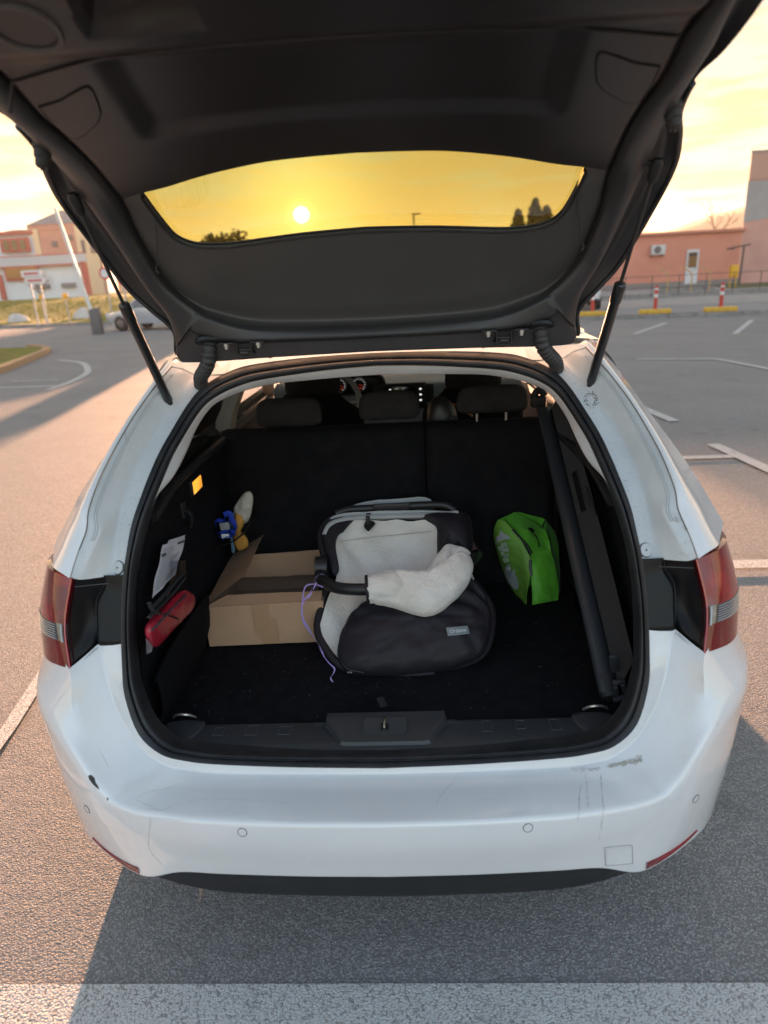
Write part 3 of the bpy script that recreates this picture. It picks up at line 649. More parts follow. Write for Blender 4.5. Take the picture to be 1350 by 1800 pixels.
# painted skin and weather lip behind it
PO = [(0, .72, 1.50), (.25, .72, 1.50), (.44, .715, 1.50), (.47, .71, 1.52), (.47, .70, 1.57), (.50, .68, 1.62), (.52, .655, 1.68), (.535, .60, 1.80), (.53, .52, 1.86), (.50, .44, 1.92), (.48, .40, 1.95), (.46, .38, 1.96), (.44, .37, 1.965), (.42, .36, 1.97), (.40, .355, 1.972), (.30, .35, 1.975), (0, .345, 1.98)]
sk = MB(); sk.grid([fillet([a, lerp(a, b, .05)+AW*.018, lerp(a, b, .5)+AW*.03, b+AW*.012], [0, .01, .02, 0], 3) for a, b in zip(cK, cat(PO, kk))])
sk.grid([[a+AW*.012, b+AW*.02, c_+AW*.04] for a, b, c_ in zip(cat([PO[0]]+[PO[0]], 1) and [V((x, .345, 1.98)) for x in np.linspace(0, .44, 9)], [V((x, .10, 2.03)) for x in np.linspace(0, .55, 9)], [V((x, -.20, 2.06)) for x in np.linspace(0, .60, 9)])])
sk.mirror(); sub(sk, 'outer_skin', PAINT)
sub(MB().tube([p for p in cK[kk*3:kk*11]], .006, 8), 'weather_lip', RUB); sub(MB().tube([mx(p) for p in cK[kk*3:kk*11]], .006, 8), 'weather_lip', RUB)
# glass
gl = MB(); gl.grid([[V((u*w_, y+.05*u*u*0, z-.03*u*u)) for u in np.linspace(-1, 1, 13)] for w_, y, z in ((.50, .650, 1.64), (.515, .60, 1.70), (.52, .55, 1.765), (.52, .50, 1.83), (.515, .44, 1.90), (.50, .36, 1.985))])
sub(gl, 'rear_window', TINT)
# concave header panel between the lip and the glass
cG = cat(G_, kk); hd = MB(); rows = []
cGx = cG+[cG[-1]+V((.002, -.06, .055))]; cIx = cI[:len(cG)]+[cI[len(cG)-1]+V((0, -.06, .050))]
for i in range(len(cGx)):
    q, g_ = cIx[i], cGx[i]; L_ = (g_-q).length; dp = min(1, L_/.2)
    rows.append(fillet([q+V((0, .02, .004)), q+V((0, .034, .010*dp)), lerp(q, g_, .10)+V((0, .040*dp+.008, .0)), lerp(q, g_, .40)+V((0, .030*dp+.006, 0)), lerp(q, g_, .72)+V((0, .012*dp+.004, 0)), lerp(q, g_, .93)+V((0, .004, 0)), g_, g_+V((0, .010, .002)), g_+V((0, .018, .006)), g_+V((0, .024, .010))], [0, .004, .03, .06, .06, .01, .003, .004, .01, 0], 4))
hd.grid(rows); hd.mirror(); sub(hd, 'header_panel', mat('header_plastic', (.060, .058, .056), .34, var=(.07, .067, .064), vs=3, bump=.08, bs=700, bdist=.001))
# second lip seen through the glass
for dy, z_, w_ in ((.003, .003, .0055), (.012, .012, .003)):
    q = [p+V((0, dy, z_)) for p in cG[:kk*8]]; m = MB(); m.tube(q[::-1]+[mx(p) for p in q[1:]], w_, 6); sub(m, 'window_bead', RUB)
# small clips at the upper corners
for s in (1, -1):
    q = cat([(s*.459, .492, 1.778), (s*.470, .512, 1.735), (s*.482, .528, 1.69), (s*.489, .532, 1.672), (s*.482, .531, 1.664)], 4)
    sub(MB().tube(q, .0016, 6), 'trim_clip', FRAME)
# main trim panel
T0 = [(0, .312, 1.855), (.10, .317, 1.853), (.19, .328, 1.849), (.302, .360, 1.838), (.398, .399, 1.825), (.462, .420, 1.816), (.505, .438, 1.808), (.517, .443, 1.806)]
cT = cat(T0, 6)
side = cI[kk*8:kk*14+1]; side_y = [p.y for p in side][::-1]; side_x = [p.x for p in side][::-1]
def edge_x(y): return float(np.interp(y, side_y, side_x))
def trim_pt(fx, v, s):
    e = cT[min(len(cT)-1, int(fx*(len(cT)-1)))] if False else None
    k = fx*(len(cT)-1); i = min(len(cT)-2, int(k)); e = cT[i].lerp(cT[i+1], k-i)
    y = e.y+(-.145-e.y)*v
    x = e.x*(edge_x(min(.44, y))/.517)
    z = 1.812+(.443-y)*.325
    z += -.012*(1-smooth01((abs(x)-.30)/.2))*0
    # recessed middle field, raised rim
    yc = .205+.05*(x/.45)**2
    rec = smooth01((yc-y)/.03)*smooth01((y-.022+.02*(x/.5)**2)/.02)*smooth01((.372-abs(x)+.05*(y-.1))/.05)
    z += .014*rec
    z -= .012*smooth01((.02-y)/.05)
    if s*x < -.165 and s*x > -.325: z += .045*smooth01((-.045+.02*(abs(x)-.24)-y)/.008)*smooth01((abs(x)-.168)/.008)*smooth01((.322-abs(x))/.008)
    ex = smooth01((abs(x)/max(.1, edge_x(min(.44, y)))-.955)/.045)
    z += .010*ex*ex
    return V((s*x, y, z))
tp = MB(); NX, NY = 150, 150
xsn = [-(1-i/(NX//2)) for i in range(NX//2)]+[i/(NX//2) for i in range(NX//2+1)]
rows = []
for j in range(NY+1):
    v = j/NY; rows.append([trim_pt(abs(u), v, 1 if u >= 0 else -1) for u in xsn])
rows = [[p+V((0, .012, .03)) for p in rows[0]], [p+V((0, .003, .005)) for p in rows[0]]]+rows
rows = [[r[0]+V((-.002, 0, .02))]+r+[r[-1]+V((.002, 0, .02))] for r in rows]
tp.grid(rows); trim = sub(tp, 'trim_panel', TRIM, ang=60)
TBV = tp.bvh()
def on_trim(x, y, off=0): h = TBV.ray_cast(V((x, y, 1.5)), V((0, 0, 1))); return (h[0]-V((0, 0, off))) if h[0] else V((x, y, 1.9))
for s in (1, -1):
    q = [(.494, .114), (.45, .101), (.426, .087), (.398, .073), (.389, .071), (.388, .082), (.394, .108), (.404, .140), (.422, .165), (.464, .200), (.480, .207), (.491, .207), (.495, .200), (.497, .160)]
    P = [on_trim(s*p.x, p.y, 0) for p in resamp([V((a, b, 0)) for a, b in q], 70)]
    c = on_trim(s*.45, .13); m = MB(); m.add([c-V((0, 0, .0022))]+[lerp(c, p, .965)-V((0, 0, .0022)) for p in P], [(0, 1+i, 1+(i+1) % 70) for i in range(70)]); m.grid([[lerp(c, p, .965)-V((0, 0, .0022)) for p in P], [lerp(c, p, .985)+V((0, 0, .003)) for p in P]], False, True)
    sub(m, 'access_cover', TRIM, ang=60)
    sub(MB().tube([p-V((0, 0, .0002)) for p in P], .0016, 6, closed=True), 'cover_gap', mat('shadow_gap', (.004, .004, .004), .9))
seam_ = [on_trim(p.x, p.y, .0003) for p in resamp(cat([(a, b, 0) for a, b in ((-.515, .060), (-.362, .020), (-.234, .004), (-.109, -.004), (.072, -.004), (.334, .022), (.512, .056))], 8), 60, False)]
sub(MB().tube(seam_, .0014, 6), 'panel_seam', mat('shadow_gap', (.004, .004, .004), .9))
sub(MB().tube([p+V((0, -.004, -.0004)) for p in seam_], .0022, 6), 'panel_edge', TRIM)
sub(MB().grid(disc_stack(on_trim(-.405, -.07), (0, -.3, -.95), [(.05, -.004), (.046, .004), (.040, .004), (.034, -.010), (.012, -.012), (.009, -.004), (.0001, -.004)]), False, True), 'grab_recess', FRAME)
# rubber buffers
for s in (1, -1):
    B = V((s*.560, .240, 1.892)); d_ = V((s*.10, -.15, -.95)).normalized()
    m = MB(); m.tube([B-d_*.01, B+d_*.012, B+d_*.014, B+d_*.026, B+d_*.028, B+d_*.040, B+d_*.044], [.017, .0165, .0145, .0145, .0125, .0125, .009], 18); m.cyl(B+d_*.04, B+d_*.048, .004, 10)
    sub(m, 'rubber_buffer', mat('buffer_rubber', (.035, .032, .03), .6))
# lower flap mounts, hinges, bellows
for s in (1, -1):
    c = V((s*.322, .60, 1.492))
    m = MB()
    for k in (-1, 1):
        x0 = c.x+k*.020
        m.box((x0+k*.018, .598, 1.494), (.036, .030, .0035), .001)
        m.tube([(x0, .600, 1.494), (x0-k*.002, .600, 1.490), (x0-k*.002, .602, 1.462)], .0022, 6)
        m.tube(cat([(x0, .606, 1.482), (x0+k*.001, .612, 1.470), (x0+k*.012, .655, 1.455), (x0+k*.018, .70, 1.446), (x0+k*.018, .742, 1.440)], 4), .0032, 6)
        bolt = MB(); bolt.cyl((x0+k*.020, .590, 1.494), (x0+k*.020, .590, 1.486), .008, 6); bolt.cyl((x0+k*.020, .590, 1.486), (x0+k*.020, .590, 1.480), .0055, 6); sub(bolt, 'hinge_bolt', METAL)
    m.tube([(c.x-.018, .602, 1.466), (c.x-.012, .602, 1.459), (c.x+.012, .602, 1.459), (c.x+.018, .602, 1.466)], .0026, 6)
    m.box((c.x, .604, 1.468), (.022, .008, .008), .002); m.box((c.x, .606, 1.475), (.03, .006, .004), .001)
    sub(m, 'hinge', DMET)
    path = cat([(.412, .622, 1.492), (.414, .612, 1.470), (.421, .618, 1.447), (.440, .640, 1.425), (.458, .662, 1.408), (.468, .685, 1.393), (.476, .712, 1.365), (.482, .74, 1.33)], 14)
    path = [p if s > 0 else mx(p) for p in path]; path = resamp(path, 121, closed=False)
    rad = [.0165+.0052*(abs(math.cos(i/120*PI*17))-.5) for i in range(121)]
    sub(MB().tube(path, rad, 18), 'cable_bellows', mat('bellows_rubber', (.045, .045, .045), .5), ang=70)
    sub(MB().grid(disc_stack(V((s*.412, .618, 1.497)), (0, -.35, -.9), [(.034, -.004), (.034, .003), (.026, .006), (.018, .006), (.017, -.002)]), False, True), 'bellows_flange', RUB)

# ------------------------------------------------------------------ boot interior
# headliner trim inside the seal
H_ = [(.549, .466, 1.146), (.520, .50, 1.176), (.503, .55, 1.215), (.490, .605, 1.258), (.470, .65, 1.296), (.445, .680, 1.324), (.410, .70, 1.341), (.365, .714, 1.354), (.29, .727, 1.367), (.20, .732, 1.372), (.10, .735, 1.376), (0, .737, 1.378)]
cH = cat([(.557, .452, 1.132)]+H_, K); cS1 = cat([S1[12]]+S1[12:], K)
hl = MB(); cols = []
for a, b in zip(cS1[K-1:], cH[K-1:]):
    cols.append(fillet([a+V((0, .012, 0))+(a-b)*.25, lerp(a, b, .15)+V((0, .004, 0)), lerp(a, b, .8)+V((0, .008, 0)), b+V((0, .012, 0)), b+V((0, .05, .008)), V((b.x*1.03, b.y+.12, b.z+.012))], [0, .01, .012, .01, .02, 0], 3))
hl.grid(cols).mirror().build('headliner_edge', HEADL, car, ang=60)
m = MB(); m.grid([[V((x, y, 1.395-.03*(abs(x)/.52)**3)) for x in np.linspace(-.56, .56, 13)] for y in (.80, 1.4, 2.2, 3.0)]); m.build('headliner', HEADL, car)
for s in (1, -1):   # pale pillar trim behind the tailgate opening
    m = MB(); P = [[V((s*.545, .50, 1.165)), V((s*.60, .58, 1.13)), V((s*.66, .72, 1.13))], [V((s*.53, .52, 1.17)), V((s*.60, .62, 1.18)), V((s*.65, .76, 1.19))], [V((s*.50, .64, 1.27)), V((s*.58, .70, 1.29)), V((s*.63, .82, 1.30))], [V((s*.46, .72, 1.34)), V((s*.54, .78, 1.37)), V((s*.59, .9, 1.385))]]
    m.grid([cat(r, 4) for r in zip(*[cat(c, 4) for c in zip(*P)])]) if False else m.grid(P); m.build('pillar_trim', HEADL, car, ang=80)
# boot floor
fl = MB(); fl.grid([[V((x, y, .583+.0012*noise.noise(V((x*9, y*9, 0))))) for x in np.linspace(-.60, .60, 61)] for y in np.linspace(.285, 1.2, 46)]); fl.box((0, .74, .575), (1.18, .90, .012), .004)
floor_ = fl.build('boot_floor', CARPET, car)
LINT = mat('lint_specks', (.42, .42, .40), .9)
lm = MB(); rng = random.Random(5)
for i in range(430):
    x, y = rng.uniform(-.54, .56), rng.uniform(.30, 1.05)
    r = rng.uniform(.0003, .0010)*(2.0 if rng.random() < .05 else 1); a = rng.uniform(0, PI); c = V((x, y, .5865)); u = V((math.cos(a), math.sin(a), 0))*r*rng.uniform(1, 2.4); w = V((-math.sin(a), math.cos(a), 0))*r*.7
    lm.add([c+u, c+w, c-u, c-w], [(0, 1, 2, 3)])
o = lm.build('lint', LINT, floor_, merge=0); o['kind'] = 'stuff'
m = MB(); m.tube([V((-.020, .405, .5875)), V((-.014, .385, .5885)), V((-.008, .362, .589))], .010, 8, flat=.18); m.build('pull_tab', mat('webbing_black', (.02, .02, .022), .8, bump=.3, bs=500, bdist=.001), floor_)
for s in (1, -1):
    x = s*.522; pts = [V((x-.030, .345, .578)), V((x-.028, .338, .588)), V((x-.016, .330, .600)), V((x, .327, .604)), V((x+.016, .330, .600)), V((x+.028, .338, .588)), V((x+.030, .345, .578))]
    MB().tube(cat(pts, 5), .0032, 8).build('lashing_ring', mat('chromed_wire', (.62, .62, .60), .3, metal=.8), car)
# sill trim
def sill_pt(x, v):  # v 0 at seal, 1 at floor edge
    ax = abs(x); b0 = V((x, .176+.02*(ax/.5)**2*.6, .594)); 
    y0 = float(np.interp(ax, [0, .2, .375, .5, .56, .6], [.178, .180, .187, .205, .232, .27])); y1 = .300
    y = y0+(y1-y0)*v
    z = .590+.006*smooth01(v*4)+.004*math.sin(v*PI) - .006*smooth01((v-.93)/.07)
    return V((x, y, z))
sm = MB(); sm.grid([[sill_pt(x, v) for x in np.linspace(-.585, .585, 70)] for v in np.linspace(-.15, 1, 30)]); sm.grid([[sill_pt(x, 1) for x in np.linspace(-.585, .585, 70)], [V((x, .302, .57)) for x in np.linspace(-.585, .585, 70)]])
sill = sm.build('load_sill', SILL, car)
SBV = sm.bvh()
rng = random.Random(9)
LEG = mat('sill_ridge_wear', (.10, .11, .115), .6)
for i in range(13):   # worn rounded-rectangle marks moulded along the rear edge
    x = -.49+i*.0815
    if abs(x) < .17: y, hgt = .287, .006
    else: y, hgt = .262+rng.uniform(-.004, .004), .016+rng.uniform(0, .006)
    w = .011+rng.uniform(0, .004)
    pts = [(x-w, y-hgt), (x+w, y-hgt), (x+w*.9, y+hgt), (x-w*.9, y+hgt)]
    P = resamp(cat([V((a, b, .601)) for a, b in [(pts[0][0], pts[0][1]), (pts[1][0], pts[1][1]), (pts[2][0], pts[2][1]), (pts[3][0], pts[3][1])]], 1, True), 36)
    P = [V((p.x+rng.gauss(0, .0003), p.y, (SBV.ray_cast(V((p.x, p.y, .7)), V((0, 0, -1)))[0] or V((0, 0, .6))).z+.0004)) for p in P]
    MB().tube(P, .0005, 5, closed=True).build('sill_mark', LEG, sill)
# latch housing
hp = [(-.150, .298), (.150, .298), (.150, .272), (.108, .204), (.095, .199), (-.093, .199), (-.106, .204), (-.150, .272)]
m = MB(); base = [V((a, b, .598)) for a, b in hp]; topz = lambda y: .606+.016*smooth01((y-.20)/.09)
tp_ = [V((a*.955, .250+(b-.250)*.93, topz(b))) for a, b in hp]; tp2 = [V((a*.91, .250+(b-.250)*.86, topz(b)+.001)) for a, b in hp]
m.grid([base, tp_, tp2], False, True); m.add(tp2, [tuple(range(8))]); hs = m.build('latch_housing', SILL, sill, smooth=True, ang=25)
def lz(y): return .6075+.0175*smooth01((y-.20)/.09)
plate = [(-.050, .268), (.050, .268), (.053, .262), (.053, .228), (.049, .223), (-.049, .223), (-.053, .228), (-.053, .262)]
m = MB(); m.grid([[V((a, b, lz(b)-.001)) for a, b in plate], [V((a, b, lz(b)+.003)) for a, b in plate], [V((a*.95, .2455+(b-.2455)*.9, lz(b)+.0045)) for a, b in plate]], False, True); m.add([V((a*.95, .2455+(b-.2455)*.9, lz(b)+.0045)) for a, b in plate], [tuple(range(8))]); m.build('latch_plate', SILL, sill, ang=20)
m = MB(); m.box((0, .2455, lz(.2455)+.0045), (.019, .036, .003), .0012); m.build('latch_slot', mat('shadow_gap', (.004, .004, .004), .9), sill)
m = MB(); m.tube(cat([(0, .229, lz(.229)+.006), (-.0015, .238, lz(.238)+.0085), (0, .252, lz(.252)+.009), (.001, .262, lz(.262)+.007)], 4), .0028, 8); m.build('striker', mat('striker_metal', (.65, .62, .50), .25, metal=1), sill)
for s in (1, -1):
    m = pillow([(s*.455, .298, .602), (s*.535, .298, .604), (s*.548, .275, .604), (s*.525, .232, .602), (s*.49, .222, .600), (s*.462, .25, .600)], (0, -.1, 1), .004, .004, 6, 40, pw=.35); m.build('sill_corner', SILL, sill)
# side trims
for s in (1, -1):
    Y = [.20, .27, .34, .45, .60, .78, .95, 1.15, 1.28]
    def wall(y, z):
        x = .600 if z < .60 else float(np.interp(z, [.60, .70, .85, 1.0, 1.12], [.572, .578, .582, .580, .572]))
        x -= .012*smooth01((y-.7)/.4)
        if s > 0: x += .05
        if y < .34: x -= 0.0*(.34-y)
        return V((s*x, y, z))
    zs = [.575, .60, .64, .70, .78, .86, .93, 1.0, 1.06, 1.10, 1.115]
    rows = []
    for z in zs:
        rows.append([wall(max(y, float(np.interp(z, [.6, .9, 1.0, 1.12], [.24, .31, .36, .45]))), z) for y in Y])
    rows.append([V((s*.60, max(y, .50), 1.118)) for y in Y]); rows.append([V((s*.66, max(y, .60), 1.115)) for y in Y])
    m = MB(); m.grid(rows); w_ = m.build('side_trim', CARPET, car, ang=45)
    # hard plastic cap along the top with the cover slot
    m = MB(); m.tube(cat([V((s*.572, .47, 1.085)), V((s*.572, .66, 1.118)), V((s*.568, .9, 1.124)), V((s*.562, 1.18, 1.124))], 5), .016, 8, flat=.8); m.build('trim_rail', PLA, w_)
    # quarter window surround
    m = MB(); tri = [(s*.600, .62, 1.125), (s*.60, 1.17, 1.125), (s*.60, 1.08, 1.165), (s*.60, .84, 1.195), (s*.60, .68, 1.18)]
    m.prism([V(p) for p in tri], (s*.02, 0, 0)); m.build('quarter_trim', mat('smoked_panel', (.018, .017, .016), .18, coat=.6), w_, smooth=False)
    # side pocket
    if s > 0: continue
    m = MB(); lip = cat([(s*.545, .27, .74), (s*.535, .36, .775), (s*.53, .50, .785), (s*.532, .64, .775), (s*.545, .72, .75)], 4)
    low = cat([(s*.565, .28, .60), (s*.560, .36, .60), (s*.558, .50, .60), (s*.558, .64, .60), (s*.565, .72, .60)], 4)
    m.grid([[p+V((s*.008, 0, -.004)) for p in lip], lip]+[[lerp(a, b, t)+V((-s*.012*math.sin(t*PI), 0, 0)) for a, b in zip(lip, low)] for t in (.1, .3, .6, 1)]); m.build('side_pocket', mat('pocket_net', (.006, .006, .008), .9, spec=.12, bump=.4, bs=300, bdist=.002), w_)
# lamp and hook on the left
LT = MB(); c = V((-.568, .825, 1.066)); LT.box(c, (.012, .085, .040), .004); LT.build('boot_lamp', mat('lamp_amber', (.9, .38, .04), .25, emis=(1, .36, .04), es=.2, coat=1), car)
MB().box(c+V((-.002, 0, 0)), (.012, .095, .048), .003).build('lamp_bezel', PLA, car)
m = MB(); m.tube(cat([(-.572, .70, 1.03), (-.555, .70, 1.02), (-.553, .70, .995), (-.560, .70, .975)], 4), .009, 8, flat=.4); m.box((-.573, .70, 1.03), (.01, .03, .05), .003); m.build('bag_hook', PLA, car)
# elastic strap over the cloth bundle
# rear seats
def seatback(x0, x1, name):
    m = MB(); nx, nz = 22, 26; rows = []
    for j in range(nz+1):
        v = j/nz; z = .585+(1.150-.585)*v; y = 1.085+.055*v
        r = []
        for i in range(nx+1):
            u = i/nx; x = x0+(x1-x0)*u
            ex = min(u, 1-u)*(x1-x0); et = (1-v)*.565
            dy = .028*(1-smooth01(ex/.022))+.035*(1-smooth01(et/.03))**1
            pn = smooth01((ex-.05)/.006)*smooth01((et-.065)/.006); dy += .004*pn
            r.append(V((x, y+dy, z-.004*(1-smooth01(ex/.02)))))
        rows.append(r)
    topb = [[V((p.x, p.y+.09, p.z-.01)) for p in rows[-1]], [V((p.x, p.y+.16, p.z-.05)) for p in rows[-1]], [V((p.x, p.y+.17, .75)) for p in rows[-1]]]
    return m.grid(rows+topb).build(name, FABB, car, ang=60)
sb1 = seatback(-.580, .1275, 'rear_seat_backrest'); sb2 = seatback(.1315, .570, 'rear_seat_backrest')
HRF = mat('headrest_fabric', (.022, .020, .020), .9, var=(.03, .028, .027), vs=20, bump=.3, bs=600, bdist=.001, spec=.3)
def headrest(x, z, y, w, h, d, par, posts=True, tilt=0):
    out = [(x-w/2+.012, y, z-h/2), (x-w/2, y, z-h*.1), (x-w/2+.008, y, z+h*.28), (x-w/2+.035, y, z+h*.47), (x, y, z+h/2), (x+w/2-.035, y, z+h*.47), (x+w/2-.008, y, z+h*.28), (x+w/2, y, z-h*.1), (x+w/2-.012, y, z-h/2), (x, y, z-h/2-.003)]
    m = pillow(out, (0, -1, .08), d*.5, d*.5, 9, 60, pw=.32); hr = m.build('headrest', HRF, par, ang=70)
    if posts:
        for k in (-1, 1): MB().cyl((x+k*w*.21, y+.01, z-h/2+.01), (x+k*w*.21, y+.01, z-h/2-.075), .005, 10).build('post', METAL, par)
    return hr
headrest(-.330, 1.212, 1.17, .225, .095, .07, sb1, False); headrest(.012, 1.222, 1.17, .205, .095, .07, sb1, False); headrest(.358, 1.228, 1.17, .235, .090, .07, sb2)
MB().box((0, 1.55, .62), (1.15, .55, .16), .05).build('rear_seat_cushion', FABB, car)
MB().box((0, 2.3, .32), (1.35, 2.4, .06), .02).build('cabin_floor', CARPET, car)
for s in (-1, 1):   # front seats
    x = s*.36
    m = MB(); rows = []
    for j in range(14):
        v = j/13; z = .60+.56*v; y = 2.05-.13*v; hw = .25-.03*v-(.10*smooth01((v-.82)/.18)); hw = hw
        rows.append([V((x+hw*math.cos(a), y+.075*math.sin(a)*(1-.3*v), z-.01*abs(math.cos(a))**4)) for a in np.linspace(0, 2*PI, 28, endpoint=False)])
    m.grid(rows, False, True); m.add(rows[-1], [tuple(range(28))]); fs = m.build('front_seat', FABB, car, ang=60)
    headrest(x+(.012 if s < 0 else 0), 1.232, 1.90, .245, .17, .10, fs)
    MB().box((x, 2.3, .58), (.5, .5, .16), .05).build('seat_cushion', FABB, fs)
# dashboard
DASH = mat('dashboard_plastic', (.17, .20, .215), .42, var=(.19, .22, .235), vs=10)
m = MB(); rows = []
for i in range(25):
    u = -1+2*i/24; x = u*.72
    hood = .045*math.exp(-((x+.36)/.17)**2)
    rows.append(fillet([V((x, 3.55, 1.00)), V((x, 3.20, 1.045+hood*.3)), V((x, 2.98, 1.055+hood)), V((x, 2.86, 1.030+hood)), V((x, 2.84, .93)), V((x, 2.80, .80)), V((x, 2.85, .55))], [0, .1, .06, .03, .05, .05, 0], 4))
m.grid(rows); dash = m.build('dashboard', DASH, car, ang=60)
m = MB(); m.box((.02, 2.80, .975), (.30, .02, .15), .006); m.build('screen_bezel', PLA, dash)
MB().box((.02, 2.787, .982), (.19, .004, .105), .003).build('touch_screen', mat('screen_black', (.01, .011, .013), .15, coat=1), dash)
for i in range(3):
    for xx in (-.055, .118):
        if xx < 0 and i == 1: xx = -.02
        MB().box((xx+.02, 2.783, 1.014-i*.032), (.012, .003, .009), .002).build('screen_button', mat('screen_icon', (.7, .7, .68), .5, emis=(.9, .9, .85), es=.12), dash)

for xx in (-.125, .168): MB().box((xx+.02, 2.812, .985), (.055, .03, .11), .01).build('air_vent', PLA, dash)
m = MB(); m.box((-.25, 2.850, 1.042), (.34, .02, .115), .02, seg=4); m.tube(cat([(-.43, 2.84, 1.03), (-.40, 2.82, 1.09), (-.25, 2.80, 1.112), (-.10, 2.82, 1.09), (-.07, 2.84, 1.03)], 5), .016, 8); cl = m.build('instrument_hood', mat('hood_black', (.012, .012, .013), .4), dash)
for k, xx in ((0, -.330), (1, -.215)):
    cc = V((xx, 2.832, 1.045)); MB().tube(wave_tube_ring(cc, (0, -1, 0), .041, 32), .0035, 6, closed=True).build('gauge_ring', mat('gauge_ring', (.35, .35, .34), .3, metal=.7), dash)
    q = MB(); q.grid(disc_stack(cc, (0, -1, 0), [(.040, .0), (.0001, .0005)]), False, True); q.build('gauge_face', mat('gauge_face', (.012, .012, .014), .4), dash)
    q = MB()
    for a in range(13):
        an = math.radians(225-a*22.5); dr = V((math.cos(an), 0, math.sin(an))); q.tube([cc+dr*.030+V((0, -.002, 0)), cc+dr*.037+V((0, -.002, 0))], .0012, 4)
    q.build('gauge_tick', mat('gauge_white', (.7, .7, .7), .5, emis=(.8, .8, .8), es=.08), dash)['kind'] = 'stuff'
    MB().tube([cc+V((0, -.003, 0)), cc+V((.026, -.003, -.008))], .0016, 5).build('gauge_needle', mat('needle_red', (.6, .03, .02), .5, emis=(1, .08, .04), es=.03), dash)
    q = MB(); q.box(cc+V((.006, -.003, -.020)), (.022, .001, .005)); q.build('gauge_text', mat('needle_red', (.8, .05, .03), .5), dash)
# steering wheel
c = V((-.375, 2.58, .985)); ax = V((0, -.94, .34)); ring = wave_tube_ring(c, ax, .178, 48)
sw = MB().tube(ring, .0145, 12, closed=True).build('steering_wheel', mat('wheel_leather', (.24, .245, .25), .35), car)
m = MB(); m.grid(disc_stack(c+V((0, .02, -.005)), ax, [(.075, -.02), (.070, .012), (.04, .02), (.0001, .022)]), False, True)
for an in (0, PI, -PI/2):
    a_v = V((1, 0, 0)); b_v = ax.cross(a_v).normalized(); dr = a_v*math.cos(an)+b_v*math.sin(an)*(-1 if ax.cross(a_v).z < 0 else 1); m.tube([c+dr*.05, c+dr*.172], [.020, .013], 8, flat=.5)
m.build('wheel_spokes', mat('spoke_grey', (.22, .22, .23), .35), sw)
# dark bag with brown strap wedged between the front seats
hb = thing('handbag', 'dark leather bag with a brown strap behind the seats, right of the centre headrest', 'bag', (.20, 1.42, .80))
pillow([(.150, 1.42, .80), (.142, 1.42, 1.10), (.152, 1.42, 1.17), (.180, 1.42, 1.200), (.220, 1.42, 1.192), (.255, 1.42, 1.14), (.268, 1.42, 1.0), (.272, 1.42, .80)], (0, -1, 0), .05, .05, 8, 60, pw=.3).build('bag_body', mat('black_leather', (.02, .017, .014), .35, bump=.3, bs=120, bdist=.001), hb)
MB().box((.238, 1.365, 1.10), (.035, .012, .065), .006).build('clasp', PLA, hb)
MB().tube(cat([(.225, 1.44, 1.165), (.255, 1.44, 1.160), (.285, 1.44, 1.140), (.315, 1.44, 1.115)], 4), .014, 8, flat=.4).build('strap', mat('brown_leather', (.20, .065, .02), .5), hb)

# ================================================================== THINGS IN THE BOOT
# ---- cardboard box
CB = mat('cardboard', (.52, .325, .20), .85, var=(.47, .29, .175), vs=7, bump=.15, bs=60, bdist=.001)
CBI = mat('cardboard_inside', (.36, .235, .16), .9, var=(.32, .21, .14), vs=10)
bx = thing('cardboard_box', 'open brown cardboard box with raised flaps on the left of the boot floor', 'box', (-.40, .90, .59))
zf, zt = .5905, .728
fl_, fr_ = at_z(365, 1144, zf), at_z(566, 1134, zf); fl_.y = .688; fr_.y = .70
tl_, tr_ = at_y(357, 1068, .690), at_y(568, 1056, .700)
bl_, br_ = at_z(407, 977, .732), at_z(566, 966, .735)
bl0, br0 = V((bl_.x, bl_.y, zf)), V((br_.x, br_.y, zf))
def sheet(P, th, n, name, m_, par, sub_=10, wob=.0015, rag=None, label=None):
    """corrugated board: quad P (a,b,c,d) given thickness th along n; edge c-d can be ragged"""
    a, b, c, d_ = [V(p) for p in P]; n = V(n).normalized(); fr = []; bk = []
    for j in range(sub_+1):
        v = j/sub_; r = []; r2 = []
        for i in range(sub_*2+1):
            u = i/(sub_*2); p = lerp(lerp(a, b, u), lerp(d_, c, u), v)
            w = n*(wob*noise.noise(p*14)*1.5)
            if rag and j == sub_: w = w+(lerp(c, d_, .5)-lerp(a, b, .5)).normalized()*(rag*noise.noise(p*160))
            r.append(p+w); r2.append(p+w+n*th)
        fr.append(r); bk.append(r2)
    m = MB(); m.grid(fr); m.grid(bk)
    e1 = fr[0]+[r[-1] for r in fr[1:]]+fr[-1][::-1][1:]+[r[0] for r in fr[::-1][1:-1]]
    e2 = bk[0]+[r[-1] for r in bk[1:]]+bk[-1][::-1][1:]+[r[0] for r in bk[::-1][1:-1]]
    m.grid([e1, e2], False, True); return m.build(name, m_, par, ang=40, label=label)
sheet((fl_, fr_, tr_, tl_), .004, (0, 1, 0), 'front_wall', CB, bx, wob=.002)
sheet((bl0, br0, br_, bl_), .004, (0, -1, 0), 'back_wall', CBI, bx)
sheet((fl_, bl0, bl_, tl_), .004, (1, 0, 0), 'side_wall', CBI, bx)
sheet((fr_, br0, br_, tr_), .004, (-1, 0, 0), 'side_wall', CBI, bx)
sheet((fl_+V((.004, .005, .001)), fr_+V((-.004, .005, .001)), br0+V((-.004, -.004, .001)), bl0+V((.004, -.004, .001))), .003, (0, 0, 1), 'bottom', CBI, bx)
